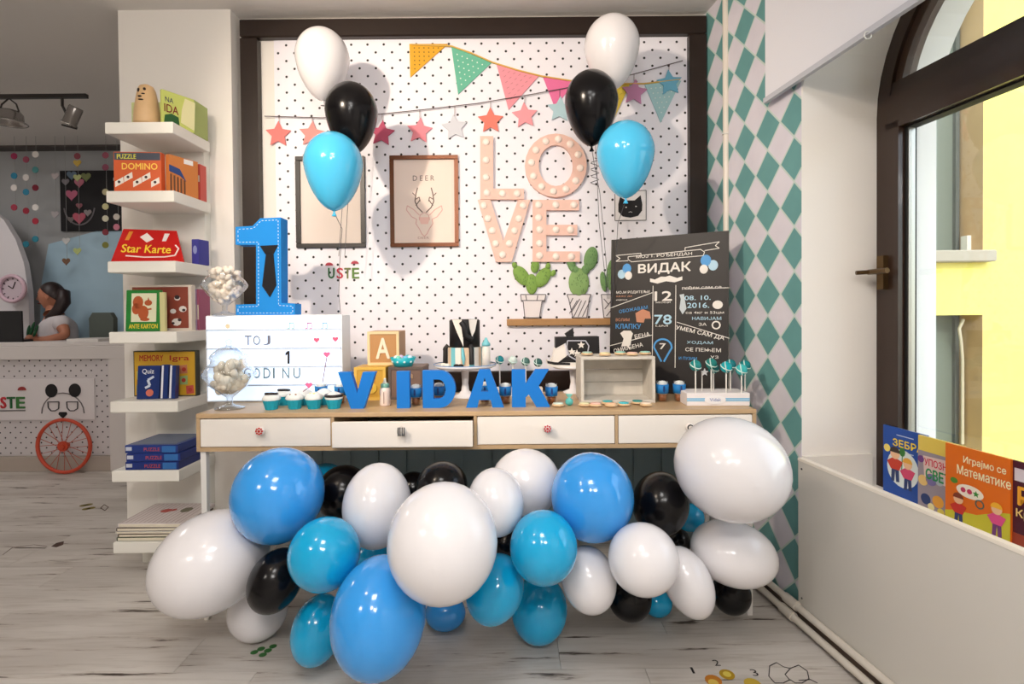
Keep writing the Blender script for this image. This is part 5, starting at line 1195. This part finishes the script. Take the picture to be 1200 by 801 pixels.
mb = MB(); f.disc(mb, .018, .165, .014, .014, 0, .001, 14); mb.build('badge', C((240, 220, 110)), t)
kid(f, t, .055, .095, 1.1, (200, 60, 40), (50, 36, 30)); kid(f, t, .108, .075, 1.0, (210, 70, 110), (230, 170, 60))
mb = MB(); f.disc(mb, .085, .165, .012, .016, .001, .0018, 12); f.line(mb, [(.085, .15), (.083, .10)], .003, .001, .0018); mb.build('tree_print', C((50, 120, 50)), t)
t, f, w, h = wbook(Yof(1076, -.262), Yof(1076, -.262) - .158, -.262, ZB0, ztop(1076, 509, -.262), (226, 200, 90), 'yellow and lilac picture book between the blue and the orange one')
mb = MB(); f.rect(mb, 0, w, 0, h - .05, 0, .0008); mb.build('lower_cover', C((150, 140, 150), .4), t)
mb = MB(); f.prism(mb, [(.025, h - .14), (.12, h - .145), (.12, h - .06), (.02, h - .065)], .0008, .0016); mb.build('title_plate', C((222, 196, 190), .4), t)
mb = MB(); f.text(mb, 'УПОЗНАЈ', .026, h - .095, .11, .024, .0016, .0024, .03); mb.build('title', C((206, 40, 70)), t)
mb = MB(); f.text(mb, 'СВЕТ', .032, h - .138, .085, .034, .0016, .0024, .05); mb.build('title', C((40, 140, 80)), t)
for u, v, r_, c in ((.02, .10, .018, (226, 190, 120)), (.05, .11, .02, (120, 110, 160)), (.08, .115, .016, (170, 180, 190)), (.03, .04, .018, (40, 60, 110)), (.075, .045, .02, (226, 160, 60)), (.05, .02, .012, (230, 220, 160)), (.085, .015, .012, (220, 200, 90)), (.012, .17, .012, (110, 60, 130))):
    mb = MB(); f.disc(mb, u, v, r_, r_, .0008, .0018, 14); mb.build('animal_print', C(c, .4), t)
t, f, w, h = wbook(Yof(1108, -.238), Yof(1184.5, -.238), -.238, ZB0, ztop(1108, 518, -.238), (226, 112, 28), 'orange picture book with white title and cartoon children, third in the window')
mb = MB(); f.prism(mb, [(0, 0), (w, 0), (w, .10), (.16, .09), (.10, .06), (.03, .05), (0, .04)], 0, .001); mb.build('meadow_print', C((196, 190, 50), .4), t)
mb = MB(); f.text(mb, 'Играјмо се', .06, h - .052, .125, .026, 0, .0015, .02); mb.build('title', C((246, 236, 190)), t)
mb = MB(); f.text(mb, 'Математике', .04, h - .086, .158, .028, 0, .0015, .02); mb.build('title', C((246, 236, 190)), t)
mb = MB(); f.disc(mb, .080, .122, .042, .020, .001, .0018, 20); mb.build('speech_bubble', C((240, 232, 216)), t)
mb = MB(); f.disc(mb, .060, .123, .008, .008, .0018, .0026, 8); f.disc(mb, .080, .123, .008, .008, .0018, .0026, 8); st(mb.build('bubble_shapes', C((190, 50, 90)), t))
mb = MB(); star_prism(f, mb, .100, .122, .010, .0018, .0026); mb.build('bubble_star', C((60, 140, 60)), t)
mb = MB(); f.disc(mb, .03, .143, .012, .009, .001, .0016, 12); mb.build('green_blob', C((80, 140, 50)), t)
kid(f, t, .045, .045, .85, (200, 50, 40), (130, 60, 40), (50, 60, 110)); kid(f, t, .16, .055, .85, (220, 80, 140), (240, 180, 50), (110, 60, 120))
mb = MB(); f.ringd(mb, .11, .095, .012, .012, .004, .001, .0018, 14); mb.build('bicycle_wheel_print', C((90, 100, 90)), t)
t, f, w, h = wbook(Yof(1185, -.245), Yof(1185, -.245) - .2, -.245, ZB0, ztop(1185, 538, -.245), (76, 26, 44), 'dark maroon picture book, nearest the camera in the window')
mb = MB(); f.text(mb, 'РИМ', .02, h - .12, .15, .05, 0, .0015, .05); mb.build('title', C((240, 170, 50)), t)
mb = MB(); f.text(mb, 'Кроз', .015, h - .16, .07, .028, 0, .0015, .03); mb.build('title', C((240, 210, 130)), t)
mb = MB(); f.rect(mb, .01, w, h - .055, h - .02, 0, .0012); mb.build('top_plate', C((216, 206, 214), .4), t)
mb = MB(); f.rect(mb, 0, w, 0, .05, 0, .001); mb.build('lower_band', C((150, 60, 40), .4), t)

# ================================================================ BACK ROOM
cnt = mat('white_counter_paint', (214, 208, 206), .5)
KY = 3.99
cxl, cxr = -5.2, at(147, 470, KY).x; kzt = at(60, 401, KY).z
ctr = thing('shop_counter', (-4, 4.2, 0), 'white shop counter with dotted front panel in the dim back room', 'counter')
MB().bevbox(cxl, cxr, KY + .01, 4.42, kzt - .03, kzt, .004).build('counter_top', cnt, ctr)
MB().box(cxl, cxr - .01, KY + .03, 4.38, 0, kzt - .03).build('carcass', cnt, ctr)
fc_ = Face((0, KY + .03, 0), (1, 0, 0)); kz = lambda x, y: P2(x, y, KY)
dotc = dotted('dotted_counter_panel', (206, 200, 202), (40, 38, 42), .078, .039, .0062)
MB().box(cxl, kz(128, 470)[0], KY + .022, KY + .03, kz(60, 534)[1], kz(60, 421)[1]).build('dotted_panel', dotc, ctr)
MB().bevbox(cxl, cxr, KY, KY + .03, kz(60, 421)[1], kzt - .03, .003).build('top_rail', cnt, ctr)
MB().bevbox(kz(128, 470)[0], cxr, KY, KY + .03, 0, kz(60, 421)[1], .003).build('end_stile', cnt, ctr)
MB().bevbox(cxl, kz(128, 470)[0], KY, KY + .03, 0, kz(60, 535)[1], .003).build('kick_board', mat('beige_kick_board', (176, 164, 154), .6), ctr)
sgn = MB().box(cxl, kz(109, 470)[0], KY + .012, KY + .022, kz(60, 492)[1], kz(60, 444)[1]).build('sign_panel', mat('sign_panel_white', (222, 216, 218), .5), ctr)
fs_ = Face((0, KY + .012, 0), (1, 0, 0)); SK = KY / F
def ks(x, y): return P2(x, y, KY + .012)
for ch, x, w, c in (('Š', -6, 8, (180, 50, 60)), ('U', -18, 9, (40, 110, 60)), ('S', 2 - .5, 6, (190, 40, 50)), ('T', 9, 9, (40, 100, 60)), ('E', 20, 9.5, (60, 120, 60))):
    if ch in 'ŠU': continue
    u, v = ks(x, 478); mb = MB(); fs_.text(mb, ch, u, v, w * SK, 13 * SK, 0, .006, .04); mb.build('sign_letter', C(c), sgn)
u, v = ks(26, 457); mb = MB(); fs_.prism(mb, [(u + .032 * math.cos(PI * i / 6), v + .028 * math.sin(PI * i / 6)) for i in range(7)], 0, .005); mb.build('cap_print', C((150, 50, 50)), sgn)
mb = MB(); a = ks(0, 481.5); fs_.rect(mb, a[0], a[0] + 30 * SK, a[1], a[1] + 1 * SK, 0, .003); mb.build('small_line', C((70, 66, 70)), sgn)
# panda drawing on the counter
def kdisc(name, x, y, rx, ry, c, k=20):
    u, v = ks(x, y); mb = MB(); fs_.disc(mb, u, v, rx * SK, ry * SK, 0, .005, k); return mb.build(name, C(c), sgn)
kdisc('panda_ear', 60.5, 457.5, 7, 8, (24, 22, 26)); kdisc('panda_ear', 88, 457, 7, 8, (24, 22, 26))
mb = MB(); u, v = ks(74, 484)
fs_.line(mb, [(u + 25 * SK * math.cos(PI * i / 12 - .0), v + 24 * SK * math.sin(PI * i / 12)) for i in range(13)], 1.0 * SK, 0, .004); mb.build('panda_outline', C((110, 104, 106)), sgn)
for x in (63, 85):
    mb = MB(); u, v = ks(x, 475.5); fs_.line(mb, [(u - 6.5 * SK, v + 5 * SK), (u + 6.5 * SK, v + 5 * SK), (u + 6 * SK, v - 3 * SK), (u + 2 * SK, v - 5.5 * SK), (u - 3 * SK, v - 5.5 * SK), (u - 6 * SK, v - 2 * SK), (u - 6.5 * SK, v + 5 * SK)], 1 * SK, .0, .005); mb.build('glasses_rim', C((70, 66, 70)), sgn)
mb = MB(); fs_.prism(mb, [(ks(x, y)) for x, y in ((70, 482.5), (78, 482.5), (79, 485), (74, 490), (69, 485))], 0, .005); mb.build('panda_nose', C((26, 24, 28)), sgn)
# wheel
t = thing('bicycle_wheel', (at(75, 526, 3.9).x, 3.9, 0), 'small orange-red painted bicycle wheel leaning at the counter below the panda', 'wheel')
wc = at(75, 527, 3.92); rw = .196; orr = mat('orange_red_paint', (196, 74, 50), .45); wc.z = rw + .014
MB().ring(wc, (0, 1, 0), rw, .013, 40, 8).build('rim', orr, t)
MB().tube([wc + V3((0, -.03, 0)), wc + V3((0, .03, 0))], .022, 14).build('hub', orr, t); MB().tube([wc + V3((0, -.015, 0)), wc + V3((0, .0, 0))], .038, 14).build('hub_flange', orr, t)
for i in range(20):
    a_ = 2 * PI * i / 20; b_ = a_ + (.35 if i % 2 else -.35)
    MB().tube([wc + V3((.036 * math.cos(b_), -.008, .036 * math.sin(b_))), wc + V3((rw * math.cos(a_), 0, rw * math.sin(a_)))], .0022, 5).build('spoke', C((176, 84, 66)), t)
# laptop, papers, clock
lpx = at(5, 395, 4.15).x
t = thing('laptop', (lpx, 4.2, kzt), 'black laptop screen seen from behind on the counter', 'laptop')
mb = MB(); fl2 = Face((0, 4.12, 0), (1, 0, 0), V3((0, .12, 1))); fl2.O = V3((0, 4.10, kzt))
x0_ = at(-35, 380, 4.1).x; x1_ = at(23, 380, 4.1).x; zt = at(20, 364, 4.1).z - kzt
fl2.prism(mb, [(x0_, .0), (x1_ + .03, 0), (x1_, zt), (x0_, zt)], -.0, .014); mb.build('screen_lid', mat('black_plastic', (20, 20, 24), .4), t)
MB().bevbox(x0_, x1_, 4.10, 4.34, kzt, kzt + .016, .003).build('keyboard_base', MC['black_plastic'], t)
MB().bevbox(at(84, 398, 4.1).x, at(121, 398, 4.1).x, 4.05, 4.30, kzt, kzt + .022, .002).build('paper_stack', mat('white_paper', (224, 220, 216), .7)); tag(bpy.data.objects['paper_stack'], 'low white stack of paper lying on the counter right of the woman', 'paper')
kc = at(14, 338, 4.36); t = thing('wall_clock', kc, 'round pink clock with dark marks on the pale arch', 'clock')
MB().ring((kc.x, 4.36, kc.z), (0, 1, 0), .105, .016, 32, 8).build('rim', mat('pink_clock_rim', (206, 176, 190), .4), t)
mb = MB(); fcl = Face((kc.x, 4.37, kc.z), (1, 0, 0)); fcl.disc(mb, 0, 0, .105, .105, -.01, 0, 28); mb.build('dial', C((196, 180, 190)), t)
for i in range(12):
    a_ = 2 * PI * i / 12; mb = MB(); fcl.line(mb, [(.075 * math.cos(a_), .075 * math.sin(a_)), (.092 * math.cos(a_), .092 * math.sin(a_))], .008, 0, .002); mb.build('hour_mark', C((60, 40, 50)), t)
for a_, l_ in ((1.2, .06), (2.6, .045)): mb = MB(); fcl.line(mb, [(0, 0), (l_ * math.cos(a_), l_ * math.sin(a_))], .007, .002, .004); mb.build('hand', C((40, 30, 34)), t)
# chair behind the counter
chx = at(126, 390, 4.62); t = thing('office_chair', (chx.x, 4.6, 0), 'grey green office chair behind the counter at the right of the woman', 'chair')
cg = mat('grey_green_fabric', (92, 100, 94), .8)
mb = MB(); ztc = at(126, 366, 4.55).z
fch = Face((chx.x, 4.55, 0), (1, 0, 0)); fch.prism(mb, [(-.10, .84), (.10, .84), (.105, ztc - .05), (.075, ztc), (-.075, ztc), (-.105, ztc - .05)], -.05, 0); mb.build('backrest', cg, t)
MB().bevbox(chx.x - .2, chx.x + .2, 4.43, 4.6, .47, .53, .02).build('seat', cg, t)
blk = mat('black_plastic_chair', (28, 28, 30), .4)
MB().tube([(chx.x, 4.57, .5), (chx.x, 4.60, .7), (chx.x, 4.575, .9)], .02, 8).build('back_bar', blk, t); MB().tube([(chx.x, 4.52, .06), (chx.x, 4.52, .48)], .025, 10).build('gas_column', blk, t)
for i in range(5):
    a_ = 2 * PI * i / 5 + .3; MB().tube([(chx.x, 4.52, .08), (chx.x + .15 * math.cos(a_), 4.57 + .15 * math.sin(a_) * .9 - .03, .03)], .014, 6).build('foot', blk, t)
# hanging felt garlands
fg = Face((0, 4.48, 0), (1, 0, 0))
G = [(17, [(183, 'd', (150, 40, 80)), (206, 'd', (40, 120, 150)), (220, 'd', (214, 208, 204)), (243, 'd', (150, 50, 70))]), (31, [(187, 'd', (150, 70, 90)), (208, 'd', (206, 200, 196)), (225, 'd', (40, 120, 150)), (247, 'd', (140, 30, 50)), (286, 'd', (30, 110, 130))]),
     (42, [(181, 'd', (226, 220, 214)), (199, 'd', (70, 130, 130)), (220, 'd', (110, 20, 40)), (243, 'd', (216, 212, 208)), (259, 'd', (160, 40, 60)), (280, 'd', (40, 120, 140))]),
     (65, [(206, 'h', (170, 160, 160)), (251, 'h', (160, 154, 156))]), (91, [(183, 'd', (140, 70, 80)), (191, 'h', (190, 160, 70)), (208, 'h', (170, 176, 120)), (294, 'h', (176, 190, 120))]),
     (78, [(282, 'h', (190, 190, 190)), (306, 'h', (110, 80, 60))]), (124, [(182, 'd', (170, 90, 110)), (196, 'd', (150, 80, 100)), (225, 'd', (200, 190, 150)), (242, 'd', (206, 200, 150)), (256, 'd', (220, 216, 190)), (272, 'd', (130, 50, 60)), (287, 'd', (130, 130, 60))]), (137, [(182, 'd', (206, 190, 90)), (210, 'd', (200, 196, 180)), (254, 'd', (214, 206, 196)), (266, 'd', (210, 130, 150))])]
for i, (x, items) in enumerate(G):
    p0 = at(x, items[0][0], 4.48); nm = ('first from the left, with white, teal and crimson discs', 'second from the left, ending in a teal disc', 'third from the left, with two white discs and teal', 'with two grey hearts only, left of the black board', 'with a yellow heart, in front of the black board', 'with a brown heart low beside the woman', 'with cream discs before the right half of the black board', 'nearest the column, yellow disc on top')[i]
    t = thing('felt_garland', (p0.x, 4.48, CEIL), 'hanging felt string ' + nm, 'garland', 'felt garlands hanging in the back room')
    MB().tube([(p0.x, 4.482, CEIL), (p0.x, 4.482, at(x, items[-1][0], 4.48).z)], .0012, 4).build('thread', C((150, 150, 150)), t)
    for y, k, c in items:
        q = at(x, y, 4.48); mb = MB()
        if k == 'd': fg.disc(mb, q.x, q.z, .027, .027, .002, .006, 14)
        else: fg.prism(mb, heart(q.x, q.z, .034), .002, .006)
        mb.build('felt_disc' if k == 'd' else 'felt_heart', C(c, .8), t)
# black board with hearts
fbk2 = Face((0, 4.82, 0), (1, 0, 0)); a = at(70, 200, 4.82); b = at(146, 270, 4.82)
t = thing('heart_board', ((a.x + b.x) / 2, 4.82, b.z), 'black board with chalked pink and grey hearts on the far wall', 'board')
MB().box(a.x, b.x, 4.82, 4.85, b.z, a.z).build('board', mat('matt_black_board', (22, 20, 24), .7), t)
for x, y, r_, c in ((84, 205, .045, (100, 120, 140)), (101, 207, .045, (120, 130, 80)), (77, 213, .035, (130, 124, 130)), (93, 214, .045, (190, 110, 130)), (84, 228, .055, (190, 100, 130)), (93, 255, .06, (190, 90, 110)), (103, 249, .035, (150, 140, 140)), (93, 241, .03, (150, 90, 100)), (83, 257, .03, (120, 110, 110))):
    q = at(x, y, 4.82); mb = MB(); fbk2.prism(mb, heart(q.x, q.z, r_), 0, .004); mb.build('heart_print', C(c), t)
mb = MB()
q = at(93, 240, 4.82); fbk2.ringd(mb, q.x, q.z, .14, .18, .012, 0, .003, 18, PI * 1.05, PI * 1.95); mb.build('chalk_curve', C((110, 104, 108)), t)
# track with lamps
tm = mat('dark_metal_track', (58, 54, 52), .4, metal=.4); cm = mat('brushed_chrome', (176, 172, 170), .25, metal=.9)
TYk = 3.3; zt_ = at(50, 113, TYk).z
t = thing('track_light', (at(50, 113, TYk).x, TYk, zt_), 'dark ceiling track with a bell lamp and a silver spotlight', 'track light')
MB().box(at(-40, 113, TYk).x, at(102, 113, TYk).x, TYk - .012, TYk + .012, zt_ - .012, zt_ + .012).build('rail', tm, t)
for x in (-20,): q = at(x, 113, TYk); MB().tube([(q.x, TYk, zt_), (q.x, TYk, CEIL)], .007, 8).build('suspension_rod', tm, t)
q = at(11, 142, TYk)
bls = MB().lathe([(.088, 0), (.092, .003), (.085, .01), (.072, .016), (.068, .06), (.055, .078), (0, .082)], (q.x, TYk, q.z - .015), 24).build('bell_shade', cm, t)
MB().tube([(q.x - .06, TYk, q.z + .06), (q.x - .045, TYk, q.z + .105), (q.x, TYk, zt_ - .01), (q.x + .045, TYk, q.z + .105), (q.x + .06, TYk, q.z + .06)], .005, 6).build('bow', tm, t)
q = at(85, 136, TYk); R_ = Matrix.Rotation(math.radians(25), 3, 'Y')
MB().lathe([(0, .06), (.035, .06), (.038, .05), (.038, -.045), (.044, -.05), (.044, -.06), (0, -.052)], (q.x, TYk, q.z), 20, R_).build('spot_body', cm, t)
q2 = at(73, 120, TYk); MB().tube([(q2.x, TYk, zt_), (q2.x, TYk, q2.z - .02), (q.x - .03, TYk, q.z)], .008, 8).build('spot_arm', tm, t)
MB().tube([(q.x - .05, TYk - .02, q.z - .06), (q.x + .04, TYk - .02, q.z - .085)], .006, 6).build('barn_door', tm, t)

# ================================================================ WOMAN BEHIND THE COUNTER
def skin(name, verts, edges, radii, m, parent, sub=2):
    me = bpy.data.meshes.new(name); wo = WL[parent.name]; me.from_pydata([tuple(V3(v) - wo) for v in verts], edges, []); me.update()
    o = bpy.data.objects.new(name, me); COL.objects.link(o); o.parent = parent
    md = o.modifiers.new('s', 'SKIN'); md.use_smooth_shade = True
    for i, r in enumerate(radii):
        sv = me.skin_vertices[0].data[i]; sv.radius = r if isinstance(r, tuple) else (r, r)
    me.skin_vertices[0].data[0].use_root = True
    sb = o.modifiers.new('b', 'SUBSURF'); sb.levels = sub; sb.render_levels = sub
    bpy.context.view_layer.update()
    nm = bpy.data.meshes.new_from_object(o.evaluated_get(bpy.context.evaluated_depsgraph_get())); o.modifiers.clear(); o.data = nm
    nm.materials.clear(); nm.materials.append(m)
    for p in nm.polygons: p.use_smooth = True
    WL[o.name] = wo.copy(); return o
sk_m = mat('warm_skin', (178, 118, 92), .5); hair_m = mat('dark_brown_hair', (40, 26, 26), .45, bump=.4, bscale=120); tee = mat('white_tshirt_cloth', (214, 208, 212), .8, bump=.2, bscale=60)
WY = 4.50
hd = at(60, 347, WY)
ps = thing('person', (at(68, 400, WY).x, WY, 0), 'woman with dark ponytail and white T-shirt looking left behind the counter', 'person')
q = lambda x, y, dy=0: (at(x, y, WY).x, WY + dy, at(x, y, WY).z)
hipz = .64; hx = at(74, 400, WY).x
V_ = [(hx, WY, hipz), (hx - .01, WY, .82), (at(68, 385, WY).x, WY, 1.02), (at(66, 374, WY).x, WY, 1.12), (at(63, 367, WY).x, WY, 1.175), q(61, 357), q(59, 349), q(58, 341),
      q(82, 377, -.10), q(93, 392, -.13), q(84, 396.5, -.24), q(70, 396, -.27),  # near arm
      q(52, 377, .12), q(47, 390, .05), q(50, 395, -.12), (q(58, 396)[0], WY - .2, q(58, 396)[2]),      # far arm
      (hx - .25, WY - .06, .52), (hx - .32, WY - .05, .08), (hx - .42, WY - .05, .05), (hx - .25, WY + .1, .52), (hx - .3, WY + .1, .08), (hx - .4, WY + .1, .05)]
E_ = [(0, 1), (1, 2), (2, 3), (3, 4), (4, 5), (5, 6), (6, 7), (3, 8), (8, 9), (9, 10), (10, 11), (3, 12), (12, 13), (13, 14), (14, 15), (0, 16), (16, 17), (17, 18), (0, 19), (19, 20), (20, 21)]
R_s = [(.14, .12), (.115, .10), (.125, .11), (.11, .085), .050, .045, .07, .06, .052, .040, .033, .024, .052, .040, .033, .024, .07, .045, .035, .07, .045, .035]
skin('body', V_, E_, R_s, sk_m, ps)
# head sculpt (profile to the left)
def headmesh():
    mb = MB(); n_, m_ = 28, 20; vs = []; fs = []
    for i in range(m_ + 1):
        th = PI * i / m_
        for k in range(n_):
            ph = 2 * PI * k / n_; x = math.cos(ph) * math.sin(th); y = math.sin(ph) * math.sin(th); z = -math.cos(th)
            X_ = -x * .092; Y_ = y * .074; Z_ = z * .115
            fr = max(0, x)      # front of face is -X
            if z < 0: X_ *= 1 - .10 * (-z); Y_ *= 1 - .28 * (-z)
            side = math.exp(-(y / .16) ** 2)
            nose = side * math.exp(-((z + .12) / .13) ** 2) * fr * .026
            chin = math.exp(-(y / .3) ** 2) * math.exp(-((z + .82) / .12) ** 2) * fr * .02
            lips = math.exp(-(y / .25) ** 2) * math.exp(-((z + .48) / .07) ** 2) * fr * .008
            eye = -(math.exp(-((abs(y) - .35) / .15) ** 2) * math.exp(-((z - .08) / .09) ** 2)) * fr * .008
            X_ -= nose + chin + lips + eye
            vs.append((X_, Y_, Z_))
    for i in range(m_):
        for k in range(n_): fs.append((i * n_ + k, i * n_ + (k + 1) % n_, (i + 1) * n_ + (k + 1) % n_, (i + 1) * n_ + k))
    Rh = Matrix.Rotation(math.radians(-4), 3, 'Y') @ Matrix.Rotation(math.radians(14), 3, 'Z')
    return [Rh @ V3(v) + hd for v in vs], fs, Rh
hv_, hf_, Rh = headmesh(); mb = MB(); mb.add(hv_, hf_, True); ho = mb.build('head', sk_m, ps)
for s in (-1, 1):
    mb = MB(); mb.ball(hd + Rh @ V3((-.076, s * .028, .009)), (.010, .012, .008), 10, 6); e = mb.build('eye', C((36, 26, 24), .2), ho)
    mb = MB(); mb.tube([hd + Rh @ V3((-.086, s * .014, .026)), hd + Rh @ V3((-.082, s * .032, .030)), hd + Rh @ V3((-.070, s * .046, .024))], .0035, 6); mb.build('eyebrow', hair_m, ho)
    mb = MB(); mb.ball(hd + Rh @ V3((.008, s * .074, -.004)), (.016, .007, .026), 12, 8); mb.build('ear', sk_m, ho)
mb = MB(); mb.tube([hd + Rh @ V3((-.088, -.022, -.056)), hd + Rh @ V3((-.096, 0, -.054)), hd + Rh @ V3((-.088, .022, -.056))], .0045, 6); mb.build('lips', C((160, 70, 70)), ho)
# hair cap + ponytail
mb = MB(); hv2 = []; n_, m_ = 28, 14
for i in range(m_ + 1):
    th = PI * .70 * i / m_
    for k in range(n_):
        ph = 2 * PI * k / n_; cut = th
        fx_k = math.cos(ph)  # front = +1
        mx_th = PI * (.46 - .24 * fx_k); tt = min(th, mx_th)
        v = V3((-.100 * math.cos(ph) * math.sin(tt), .082 * math.sin(ph) * math.sin(tt), .124 * math.cos(tt))); v.x += .006
        hv2.append(hd + Rh @ v)
fs = [(i * n_ + k, (i + 1) * n_ + k, (i + 1) * n_ + (k + 1) % n_, i * n_ + (k + 1) % n_) for i in range(m_) for k in range(n_)]
mb.add(hv2, fs, True); mb.build('hair', hair_m, ps)
pt = [hd + V3((.085, -.01, .045)), hd + V3((.125, -.02, .03)), hd + V3((.13, -.03, -.05)), hd + V3((.10, -.05, -.12)), hd + V3((.05, -.085, -.19)), hd + V3((.03, -.10, -.24))]
MB().tube(pt, [.025, .045, .05, .042, .03, .008], 12).build('ponytail', hair_m, ps)
# t-shirt: torso, shoulders and short sleeves as one garment
V2 = [(hx, WY, hipz + .02), (hx - .01, WY, .82), (at(68, 385, WY).x, WY, 1.02), (at(66, 374, WY).x, WY, 1.125), (at(64, 369, WY).x, WY, 1.16), q(82, 377, -.10), q(88, 385, -.118), q(52, 377, .12), q(49, 385, .09)]
skin('tshirt', V2, [(0, 1), (1, 2), (2, 3), (3, 4), (3, 5), (5, 6), (3, 7), (7, 8)], [(.16, .135), (.135, .12), (.142, .128), (.13, .105), (.065, .06), .068, .060, .068, .060], tee, ps)
for dx_, dz_, h_ in ((-.045, 0, .10), (-.015, .01, .14), (.015, .0, .11)):
    pz = at(46, 384, WY); mb = MB(); mb.ball((at(50, 385, WY).x + dx_ + .04, WY - .128, at(50, 387, WY).z + dz_), (.013, .008, h_ / 2), 10, 8, Matrix.Rotation(.35 + dx_ * 3, 3, 'Y')); mb.build('cactus_print', C((30, 84, 50), .7), ps)
for s, base in ((1, V_[11]), (2, V_[15])):
    for k in range(5):
        b0 = V3(base) + V3((-.004, (k - 2) * .013, 0)); L_ = (.055, .07, .075, .068, .045)[k]
        d = V3((-1, (k - 2) * .12, -.05)).normalized() if k < 4 else V3((-.5, 1, 0)).normalized()
        mb = MB(); mb.tube([b0, b0 + d * L_ * .5, b0 + d * L_ * .85 + V3((0, 0, -.012))], [.010, .009, .006], 8); mb.build('finger', sk_m, ps)
t = thing('stool', (hx, WY, 0), 'low black stool behind the counter, under the seated woman', 'stool')
MB().lathe([(0, .44), (.16, .44), (.17, .455), (.16, .47), (0, .47)], (hx, WY, 0), 20).build('seat', blk, t); MB().tube([(hx, WY, .03), (hx, WY, .44)], .03, 10).build('column', blk, t); MB().lathe([(0, 0), (.17, 0), (.17, .02), (.03, .04), (0, .04)], (hx, WY, 0), 20).build('base', blk, t)

# ================================================================ FLOOR PRINTS
def fdecal(name, lab, cat, items, grp=None):
    q0 = onz(*items[0][1][0], 0); t = thing(name, (q0.x, q0.y, 0), lab, cat, grp)
    return t
ff_ = Face((0, 0, 0), (1, 0, 0), (0, 1, 0))
def fz(x, y): p = onz(x, y, 0); return (p.x, p.y)
def fdisc(mb, x, y, r, n1=.0012, sq=1): u, v = fz(x, y); ff_.disc(mb, u, v, r, r * sq, .0002, n1, 14)
t = thing('mushroom_sticker', onz(835, 796, 0), 'ochre mushroom floor sticker with number 1 beside it', 'sticker')
mb = MB(); fdisc(mb, 836, 797, .026); mb.build('cap', C((190, 120, 40)), t); mb = MB(); fdisc(mb, 836, 800, .016, .0018); mb.build('cap_patch', C((220, 190, 90)), t)
mb = MB(); ff_.text(mb, '1', *fz(812, 789), .008, .03, .0002, .001); mb.build('number', C((40, 36, 36)), t)
t = thing('mushroom_sticker', onz(853, 790, 0), 'yellow mushroom floor sticker next to number 2', 'sticker')
mb = MB(); fdisc(mb, 852, 790, .024); mb.build('cap', C((176, 140, 30)), t); mb = MB(); fdisc(mb, 852, 790, .013, .0018); mb.build('cap_patch', C((220, 200, 90)), t)
mb = MB(); ff_.text(mb, '2', *fz(838, 780), .02, .03, .0002, .001); mb.build('number', C((40, 36, 36)), t)
t = thing('mushroom_sticker', onz(882, 799, 0), 'dull yellow mushroom floor sticker below number 3', 'sticker')
mb = MB(); fdisc(mb, 882, 801, .026); mb.build('cap', C((200, 170, 60)), t)
mb = MB(); ff_.text(mb, '3', *fz(883, 792), .02, .032, .0002, .001); mb.build('number', C((40, 36, 36)), t)
t = thing('butterfly_sticker', onz(930, 795, 0), 'black outline butterfly floor sticker near the right wall', 'sticker')
mb = MB(); P = [(902, 780), (910, 776), (918, 781), (926, 783), (936, 779), (946, 786), (948, 795), (940, 800), (932, 800), (926, 796), (918, 800), (908, 800), (901, 792), (902, 780)]
ff_.line(mb, [fz(*p) for p in P], .003, .0002, .001); ff_.line(mb, [fz(926, 783), fz(920, 790), fz(926, 797)], .003, .0002, .001); ff_.line(mb, [fz(936, 797), fz(950, 796), fz(958, 800)], .003, .0002, .001); mb.build('outline', C((50, 44, 44)), t)
t = thing('clover_sticker', onz(310, 763, 0), 'green clover floor sticker left of the lowest blue balloon', 'sticker')
for x, y in ((298, 764), (306, 760), (314, 762), (320, 757), (308, 767)): mb = MB(); fdisc(mb, x, y, .013, .001, .9); mb.build('leaf', C((50, 110, 50)), t)
t = thing('flower_sticker', onz(100, 594, 0), 'faded olive flower floor sticker in the dim room', 'sticker')
for x, y in ((98, 592), (104, 591), (101, 596), (107, 595)): mb = MB(); fdisc(mb, x, y, .022, .001, .9); mb.build('petal', C((130, 116, 50)), t)
t = thing('leaf_sticker', onz(122, 594, 0), 'brown leaf outline floor sticker beside the olive flower', 'sticker')
mb = MB(); ff_.line(mb, [fz(*p) for p in [(118, 595), (122, 591), (127, 594), (123, 598), (118, 595)]], .005, .0002, .001); mb.build('outline', C((96, 74, 60)), t)
t = thing('leaf_sticker', onz(72, 637, 0), 'dark brown leaf floor sticker in the left foreground', 'sticker')
mb = MB(); ff_.prism(mb, [fz(*p) for p in [(60, 640), (66, 636), (75, 634), (74, 638), (66, 641)]], .0002, .001); mb.build('leaf', C((74, 52, 42)), t)
mb = MB(); ff_.line(mb, [fz(*p) for p in [(3, 650), (15, 641), (40, 638), (55, 640)]], .004, .0002, .001); mb.build('stem', C((110, 96, 86)), t)
